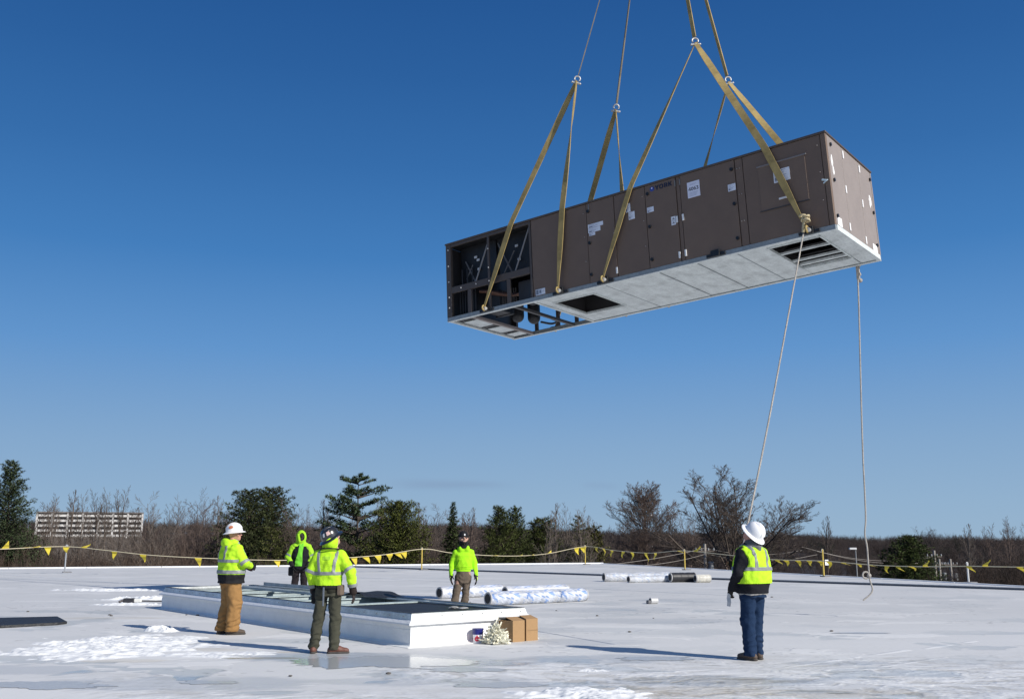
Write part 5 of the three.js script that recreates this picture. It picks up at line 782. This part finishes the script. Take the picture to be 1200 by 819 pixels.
  const sl = (k, cut = 1) => { const e = J['el' + k], w = J['wr' + k], q = [0, 1, 2].map((i) => e[i] + (w[i] - e[i]) * cut); return join([cone(J['sh' + k], e, (s.sleeve ?? .088) * (b * .5 + .5), (s.sleeve ?? .088) * .86), cone(e, q, (s.sleeve ?? .088) * .86, (s.sleeve ?? .088) * .70)], .02); };
  const fa = s.fold ?? 1, fold = (f) => (x, y, z) => { const d = f(x, y, z); if (d > .05 || d < -.05) return d; return d + fa * (.017 * N(x * 6 + s.seed, y * 8, z * 6) + .010 * N(x * 15, y * 13, z * 15 + s.seed) + .009 * Math.sin(y * 48 + x * 22 + 6 * N(x * 5, y * 5, z * 5 + s.seed)) * N(x * 5 + 3, y * 5, z * 5)); };
  const boxOf = (y0, y1) => [[-.56, y0, -.42], [.56, y1, .56]];
  const arms = join([sl('L', s.cutL), sl('R', s.cutR)], .01), all = join([tor, arms, ...(s.extra ?? [])], .035), top = fold(all);
  const T = { tor, arms, all, top, J, g, head, hm, hands, boxOf, fold, sl, net: (name, f, m, y0, y1, h = .0115) => part(name, net(f, ...boxOf(y0, y1), h), m, g) };
  s.dress(T);
  if (s.gloves) for (const k of ['L', 'R']) { const q = hands[k].g.clone(); q.scale(1.10, 1.04, 1.10); q.applyMatrix4(hands[k].m); const gl = part('glove', q, s.gloves, g); if (s.gloveBack) { const cu = part('glove_cuff', new THREE.CylinderGeometry(.042, .038, .06, 12).applyMatrix4(hands[k].m), s.gloves, gl); const bk = hands[k].g.clone(); const sel = net((x, y, z) => Math.max(ell([.012, -.05, 0], [.018, .045, .036])(x, y, z), -.5), [-.03, -.11, -.05], [.04, .01, .05], .006); if (k === 'R') sel.scale(-1, 1, 1); part('glove_back', (k === 'R' ? (() => { const I = sel.index.array; for (let i = 0; i < I.length; i += 3) { const t = I[i]; I[i] = I[i + 1]; I[i + 1] = t; } return sel; })() : sel).applyMatrix4(hands[k].m), s.gloveBack, gl); } }
  return g;
}
const cloth = (c, r = .85, o = {}) => mat(c, r, { bumpMap: fineNoise, bumpScale: .003, specularIntensity: .35, side: THREE.DoubleSide, ...o });
const lime = cloth([.47, .80, .03], .8), limeDark = cloth([.34, .66, .03], .8), green = cloth([.36, .78, .02], .85), silverTape = mat([.235, .245, .25], .5), blackCl = cloth([.016, .016, .018]), blackJ = cloth([.011, .0115, .016]);
const slab = (a, w) => (v) => Math.abs(v - a) - w;
const boneT = (a, b) => { const d = [b[0] - a[0], b[1] - a[1], b[2] - a[2]], L = Math.hypot(...d); return (x, y, z) => ((x - a[0]) * d[0] + (y - a[1]) * d[1] + (z - a[2]) * d[2]) / L; };
const backAndFront = (T, x0, w, y0, m, lean = .1) => T.net('reflective_strap', (x, y, z) => Math.max(T.top(x, y, z) - .007, Math.abs(Math.abs(x) - x0 + lean * (y - 1.3)) - w, y0 - y, T.tor(x, y, z) - .035), m, y0 - .03, 1.56, .0105);
const ringBand = (T, y0, w, m) => T.net('reflective_band', (x, y, z) => Math.max(T.top(x, y, z) - .007, Math.abs(y - y0) - w, T.tor(x, y, z) - .032), m, y0 - .06, y0 + .06, .0105);
const armBand = (T, k, bone, t0, w, m) => { const J = T.J, a = J[(bone ? 'el' : 'sh') + k], b = J[(bone ? 'wr' : 'el') + k], t = boneT(a, b), s = T.sl(k); T.net('reflective_band', (x, y, z) => Math.max(T.top(x, y, z) - .007, Math.abs(t(x, y, z) - t0) - w, s(x, y, z) - .03, .02 - T.tor(x, y, z)), m, Math.min(a[1], b[1]) - .12, Math.max(a[1], b[1]) + .12, .0105); };

// man at the left: white hard hat, lime hooded jacket, tan work trousers
person(onRoof(267, 743.5), 2.21, 1.02, 'man with white hard hat, lime reflective jacket and tan work trousers facing right', {
  seed: 3, bulk: 1.32, skin: skinRed, yaw: -.55, pitch: -.06, thigh: .135, knee: .118, cuff: .112, hipW: .205, hipD: .168,
  j: { shL: [.2, 1.40, -.01], shR: [-.2, 1.40, -.01], elL: [.31, 1.18, .08], wrL: [.12, 1.10, .30], elR: [-.32, 1.18, .10], wrR: [-.12, 1.11, .32], knL: [.12, .50, .02], anL: [.16, .1, -.06], knR: [-.11, .50, .04], anR: [-.10, .1, .02] }, toeL: [.5, 1], toeR: [-.35, 1],
  thumbL: [0, 1, .3], thumbR: [0, 1, .3], fistL: 1, fistR: 1, cutL: .62, cutR: .62, gloves: cloth([.02, .02, .022]),
  trousers: cloth([.30, .165, .062], .9), boot: mat([.075, .055, .04], .7), sole: mat([.05, .045, .04], .8),
  extra: [ell([0, 1.50, -.115], [.15, .085, .075]), ell([.10, 1.52, -.02], [.06, .06, .09]), ell([-.10, 1.52, -.02], [.06, .06, .09])],
  dress(T) {
    T.net('jacket', (x, y, z) => Math.max(T.top(x, y, z), .985 - y), lime, .95, 1.66);
    T.net('jacket_hem', (x, y, z) => Math.max(T.fold(T.tor)(x, y, z) + .004 - .012 * smooth(.9, .84, y), y - .99, .84 - y), blackCl, .80, 1.02);
    for (const k of ['L', 'R']) { const e = T.J['el' + k], w = T.J['wr' + k], f = cone(e, w, .058, .045); T.net('cuff', f, blackCl, .98, 1.3); armBand(T, k, 0, .27, .028, silverTape); }
    ringBand(T, 1.03, .032, silverTape); ringBand(T, 1.21, .026, silverTape); backAndFront(T, .13, .026, 1.21, silverTape, .02);
    const h = hardHat(T.g, mat([.80, .78, .76], .35), T.head, 1); part('sticker', new THREE.SphereGeometry(.03, 10, 8).scale(.3, 1, 1.4).translate(-.108, .075, -.03), mat([.45, .14, .06], .5), h);
  },
});
// man in the middle: dark hard hat, back to us, looking up to the right
person(onRoof(382.5, 765.5), 2.98, .975, 'man with dark hard hat and lime reflective jacket, back turned, looking up to the right', {
  seed: 8, bulk: .98, head: [-.03, 1.645, -.005], yaw: -.85, pitch: -.5, thigh: .104, knee: .082, cuff: .078, hipW: .165, hipD: .13,
  j: { elL: [.27, 1.15, -.03], wrL: [.255, .90, .06], elR: [-.34, 1.17, -.04], wrR: [-.365, .90, .03], knL: [.15, .50, .03], anL: [.20, .1, -.02], knR: [-.10, .50, .03], anR: [-.115, .1, -.02] }, toeL: [.25, 1], toeR: [-1, .35],
  cutR: .86, cutL: .86, gloves: cloth([.05, .04, .038]), trousers: cloth([.058, .058, .042], .9), boot: mat([.14, .055, .038], .6), sole: mat([.06, .05, .045], .8),
  extra: [ell([-.01, 1.535, -.03], [.105, .075, .095])],
  dress(T) {
    T.net('jacket', (x, y, z) => Math.max(T.top(x, y, z), .97 - y), lime, .93, 1.66);
    T.net('jacket_hem', (x, y, z) => Math.max(T.fold(T.tor)(x, y, z) + .012, y - .98, .86 - y), cloth([.022, .022, .016]), .82, 1.02);
    const hm = T.head; T.net('hood', (x, y, z) => Math.max(ell([hm.c.x + .01, hm.c.y - .03, hm.c.z - .03], [.108, .135, .118])(x, y, z), y - 1.66), lime, 1.45, 1.72);
    const col = new THREE.TorusGeometry(.125, .012, 6, 24); col.rotateX(Math.PI / 2 + .1); col.scale(1.1, 1, .9); col.translate(-.01, 1.495, -.03); part('collar', col, blackCl, T.g);
    ringBand(T, 1.145, .026, silverTape); backAndFront(T, .125, .024, 1.145, silverTape, -.12);
    for (const k of ['L', 'R']) { armBand(T, k, 0, .25, .026, silverTape); armBand(T, k, 1, .20, .026, silverTape); const e = T.J['el' + k], w = T.J['wr' + k]; T.net('cuff', cone(e.map((v, i) => v + (w[i] - v) * .72), w.map((v, i) => v + (w[i] - e[i]) * .08), .052, .058), cloth([.03, .022, .02]), .8, 1.1); }
    part('pouch', rbox(.12, .27, .70, .90, -.02, .12, .03), cloth([.018, .018, .018]), T.g); part('pouch', rbox(-.235, -.16, .83, .98, -.12, .04, .02), cloth([.16, .12, .09]), T.g);
    part('lanyard', rbox(.005, .03, .68, .95, -.185, -.165, .006), mat([.12, .14, .17], .5), T.g); part('tool_belt', new THREE.TorusGeometry(.165, .022, 6, 28).rotateX(Math.PI / 2).scale(1.07, 1.2, .87).translate(0, .945, -.005), cloth([.02, .02, .02]), T.g);
    const patch = part('back_patch', (() => { const f = (x, y, z) => Math.max(T.top(x, y, z) - .005, Math.abs(x - .0) - .062, Math.abs(y - 1.365) - .03, z); return net(f, [-.1, 1.3, -.3], [.1, 1.43, 0], .008); })(), cloth([.36, .62, .05]), T.g);
    const h = hardHat(T.g, mat([.020, .022, .027], .28, { clearcoat: .6, clearcoatRoughness: .2 }), T.head, 1);
    const st = (ph, dp, th, dt, m) => part('sticker', new THREE.SphereGeometry(1, 10, 8, ph - dp, 2 * dp, th - dt, 2 * dt).scale(.139, .153, .158), m, h);
    st(5.95, .22, .95, .2, mat([.62, .42, .38], .5)); st(5.35, .13, .78, .36, mat([.5, .52, .54], .4)); st(4.9, .09, .95, .25, mat([.25, .26, .28], .5)); st(6.25, .1, .6, .12, mat([.6, .6, .6], .5));
  },
});
// worker behind the curb with the hood up
person(V(-5.11, 0, -24.6), .18, 1.005, 'worker with green hood up, open dark jacket and dark trousers behind the curb', {
  seed: 14, bulk: .98, yaw: .1, pitch: -.12, thigh: .098, knee: .078, cuff: .074, skin: mat([.014, .011, .010], .7),
  j: { elL: [.28, 1.17, -.02], wrL: [.18, .97, .15], elR: [-.28, 1.17, -.02], wrR: [-.18, .97, .15], knL: [.11, .5, .02], anL: [.12, .1, 0], knR: [-.11, .5, .02], anR: [-.12, .1, 0] },
  cutL: .5, cutR: .5, gloves: cloth([.02, .02, .02]), trousers: cloth([.020, .016, .018], .9), boot: mat([.03, .025, .022], .7), sole: mat([.03, .03, .03], .8),
  dress(T) {
    T.net('jacket', (x, y, z) => Math.max(T.fold(T.tor)(x, y, z), .86 - y), blackJ, .82, 1.58);
    for (const k of ['L', 'R']) { const f = T.fold(T.sl(k, .5)); T.net('sleeve', f, limeDark, 1.0, 1.58); const J = T.J; T.net('cuff', cone(J['el' + k], J['wr' + k], .066, .052), blackCl, .95, 1.3); armBand(T, k, 0, .2, .022, silverTape); }
    T.net('shirt_front', (x, y, z) => Math.max(T.top(x, y, z) - .012, Math.abs(x + .01 - .03 * Math.sin(y * 5)) - .055 - .03 * smooth(1.3, 1.05, y), .96 - y, -z), cloth([.16, .55, .04]), .92, 1.6);
    const c = T.head.c; T.net('hood', (x, y, z) => Math.max(join([ell([c.x, c.y - .01, c.z - .02], [.125, .165, .145]), cone([-.12, 1.42, .0], [.12, 1.42, .0], .09, .09)], .08)(x, y, z), -ell([c.x + .02, c.y - .005, c.z + .13], [.066, .105, .12])(x, y, z)), limeDark, 1.42, 1.9);
    part('beard', new THREE.SphereGeometry(.07, 16, 12).scale(.9, 1, .8).applyMatrix4(T.hm).translate(0, -.06, .035), cloth([.012, .010, .010]), T.g);
    part('shirt_front', new THREE.SphereGeometry(.075, 14, 10).scale(.42, 1.5, .3).rotateZ(.22).translate(-.05, 1.615, .125), limeDark, T.g);
    part('pouch', rbox(-.27, -.13, .74, .95, .0, .15, .03), cloth([.018, .018, .02]), T.g); part('tool_belt', new THREE.TorusGeometry(.165, .022, 6, 28).rotateX(Math.PI / 2).scale(1.07, 1.2, .87).translate(0, .93, -.005), cloth([.015, .015, .015]), T.g);
  },
});
// worker facing us in a plain green hoodie
person(V(-.91, 0, -19.1), .12, .975, 'worker in plain bright green hoodie, black cap and grey brown trousers facing the camera', {
  seed: 21, bulk: .77, sleeve: .068, fold: .55, yaw: .12, pitch: -.08, thigh: .080, knee: .066, cuff: .064, hipW: .138, hipD: .115,
  j: { shL: [.15, 1.39, -.01], shR: [-.15, 1.39, -.01], elL: [.215, 1.18, -.03], wrL: [.235, .97, .07], elR: [-.22, 1.18, -.03], wrR: [-.235, .97, .08], hipL: [.075, .93, 0], hipR: [-.075, .93, 0], knL: [.035, .5, .02], anL: [-.02, .1, 0], knR: [-.16, .5, .03], anR: [-.245, .1, .02] }, toeL: [.15, 1], toeR: [-.3, 1],
  gloves: cloth([.02, .02, .02]), gloveBack: cloth([.55, .72, .12]), trousers: cloth([.125, .098, .075], .9), boot: mat([.10, .085, .07], .7), sole: mat([.05, .05, .05], .8),
  extra: [ell([0, 1.475, -.07], [.115, .055, .075]), ell([.06, 1.455, .05], [.05, .05, .045]), ell([-.06, 1.455, .05], [.05, .05, .045])],
  dress(T) {
    T.net('hoodie', (x, y, z) => Math.max(T.top(x, y, z), 1.075 - y - .2 * smooth(.19, .23, Math.abs(x))), green, .82, 1.64);
    T.net('hem_band', (x, y, z) => Math.max(T.tor(x, y, z) + .010, y - 1.085, 1.035 - y), green, 1.0, 1.12);
    T.net('pocket', (x, y, z) => Math.max(T.top(x, y, z) - .010, Math.abs(x) - .10 - .06 * smooth(1.24, 1.10, y), Math.abs(y - 1.19) - .08, .06 - z), green, 1.08, 1.32);
    const c = T.head.c, M = T.hm; part('neck_gaiter', [new THREE.CylinderGeometry(.075, .095, .14, 20, 1).translate(0, 1.545, .01), new THREE.SphereGeometry(.078, 18, 12).scale(.86, .72, .98).translate(0, -.075, .020).applyMatrix4(M)], blackCl, T.g);
    const cap = part('beanie', net(join([(x, y, z) => Math.max(ell([0, .03, -.014], [.092, .118, .112])(x, y, z), .035 - y - .25 * Math.max(0, -z)), (x, y, z) => Math.max(ell([0, .045, -.01], [.098, .06, .118])(x, y, z), .03 - y - .2 * Math.max(0, -z), y - .075)], .01), [-.13, -.06, -.15], [.13, .17, .13], .006).applyMatrix4(M), blackCl, T.g);
    part('emblem', new THREE.BoxGeometry(.026, .034, .008).translate(0, .066, .104).applyMatrix4(M), mat([.7, .7, .7], .5), cap);
    part('sunglasses', [new THREE.SphereGeometry(.03, 12, 8).scale(1, .6, .35).translate(.032, .014, .092).applyMatrix4(M), new THREE.SphereGeometry(.03, 12, 8).scale(1, .6, .35).translate(-.032, .014, .092).applyMatrix4(M)], mat([.02, .01, .01], .15), T.g);
  },
});
// man at the right: white hard hat, vest over dark jacket, jeans
person(onRoof(886, 773.5), -2.6, 1.01, 'man with white hard hat, lime vest over dark jacket and blue jeans holding the rope', {
  seed: 30, bulk: 1.2, head: [0, 1.645, -.03], yaw: .25, pitch: -.72, sleeve: .08, thigh: .108, knee: .09, cuff: .082, hipW: .17, hipD: .15, skin: skinRed,
  j: { elL: [.275, 1.16, -.02], wrL: [.235, .93, .15], elR: [-.26, 1.18, .12], wrR: [-.05, 1.23, .34], knL: [.085, .50, .035], anL: [.085, .1, .0], knR: [-.085, .50, .05], anR: [-.09, .1, .06] }, toeL: [.12, 1], toeR: [-.1, 1],
  fistR: 1, fistL: 1, thumbR: [0, 1, 0], gloves: cloth([.03, .025, .022]), trousers: cloth([.012, .029, .070], .9), boot: mat([.085, .058, .042], .7), sole: mat([.06, .05, .042], .8),
  extra: [],
  dress(T) {
    T.net('jacket', (x, y, z) => Math.max(T.top(x, y, z), .87 - y), blackJ, .83, 1.58);
    T.net('shirt_hem', (x, y, z) => Math.max(T.fold(T.tor)(x, y, z) + .012, y - .88, .835 - y), cloth([.30, .29, .28]), .8, .92);
    const vf = (x, y, z) => Math.max(Math.min(T.fold(T.tor)(x, y, z) - .016, T.top(x, y, z) - .012 + 0 * x), 1.0 - y, T.tor(x, y, z) - .05, Math.abs(x) - .25, (.075 - Math.hypot((Math.abs(x) - .285) * .8, (y - 1.31) * .42)) , y - 1.51);
    T.net('vest', vf, lime, .96, 1.56, .0105);
    const strip = (f, y0, y1) => T.net('reflective_band', (x, y, z) => Math.max(vf(x, y, z) - .006, f(x, y, z)), silverTape, y0, y1, .0105);
    strip((x, y) => Math.abs(y - 1.195) - .026, 1.1, 1.3); strip((x, y) => Math.max(Math.abs(Math.abs(x) - .105 - .05 * (y - 1.3)) - .024, 1.2 - y), 1.15, 1.56);
    T.net('hood', (x, y, z) => join([ell([0, 1.505, -.085], [.115, .075, .065]), ell([0, 1.53, -.02], [.10, .07, .09]), cone([0, 1.46, -.135], [0, 1.36, -.165], .05, .012)], .03)(x, y, z), cloth([.13, .13, .14]), 1.3, 1.66);
    hardHat(T.g, mat([.84, .84, .85], .35), T.head, 1);
    part('rag', ribbon([0, 1, 2, 3].map((k) => ({ p: V(.235 + .01 * k, .86 - .055 * k, .20 + .012 * Math.sin(k * 2)), s: V(.4, .2, 1) })), .05, .012), cloth([.6, .58, .55]), T.g);
  },
});
renderer.render(scene, camera);
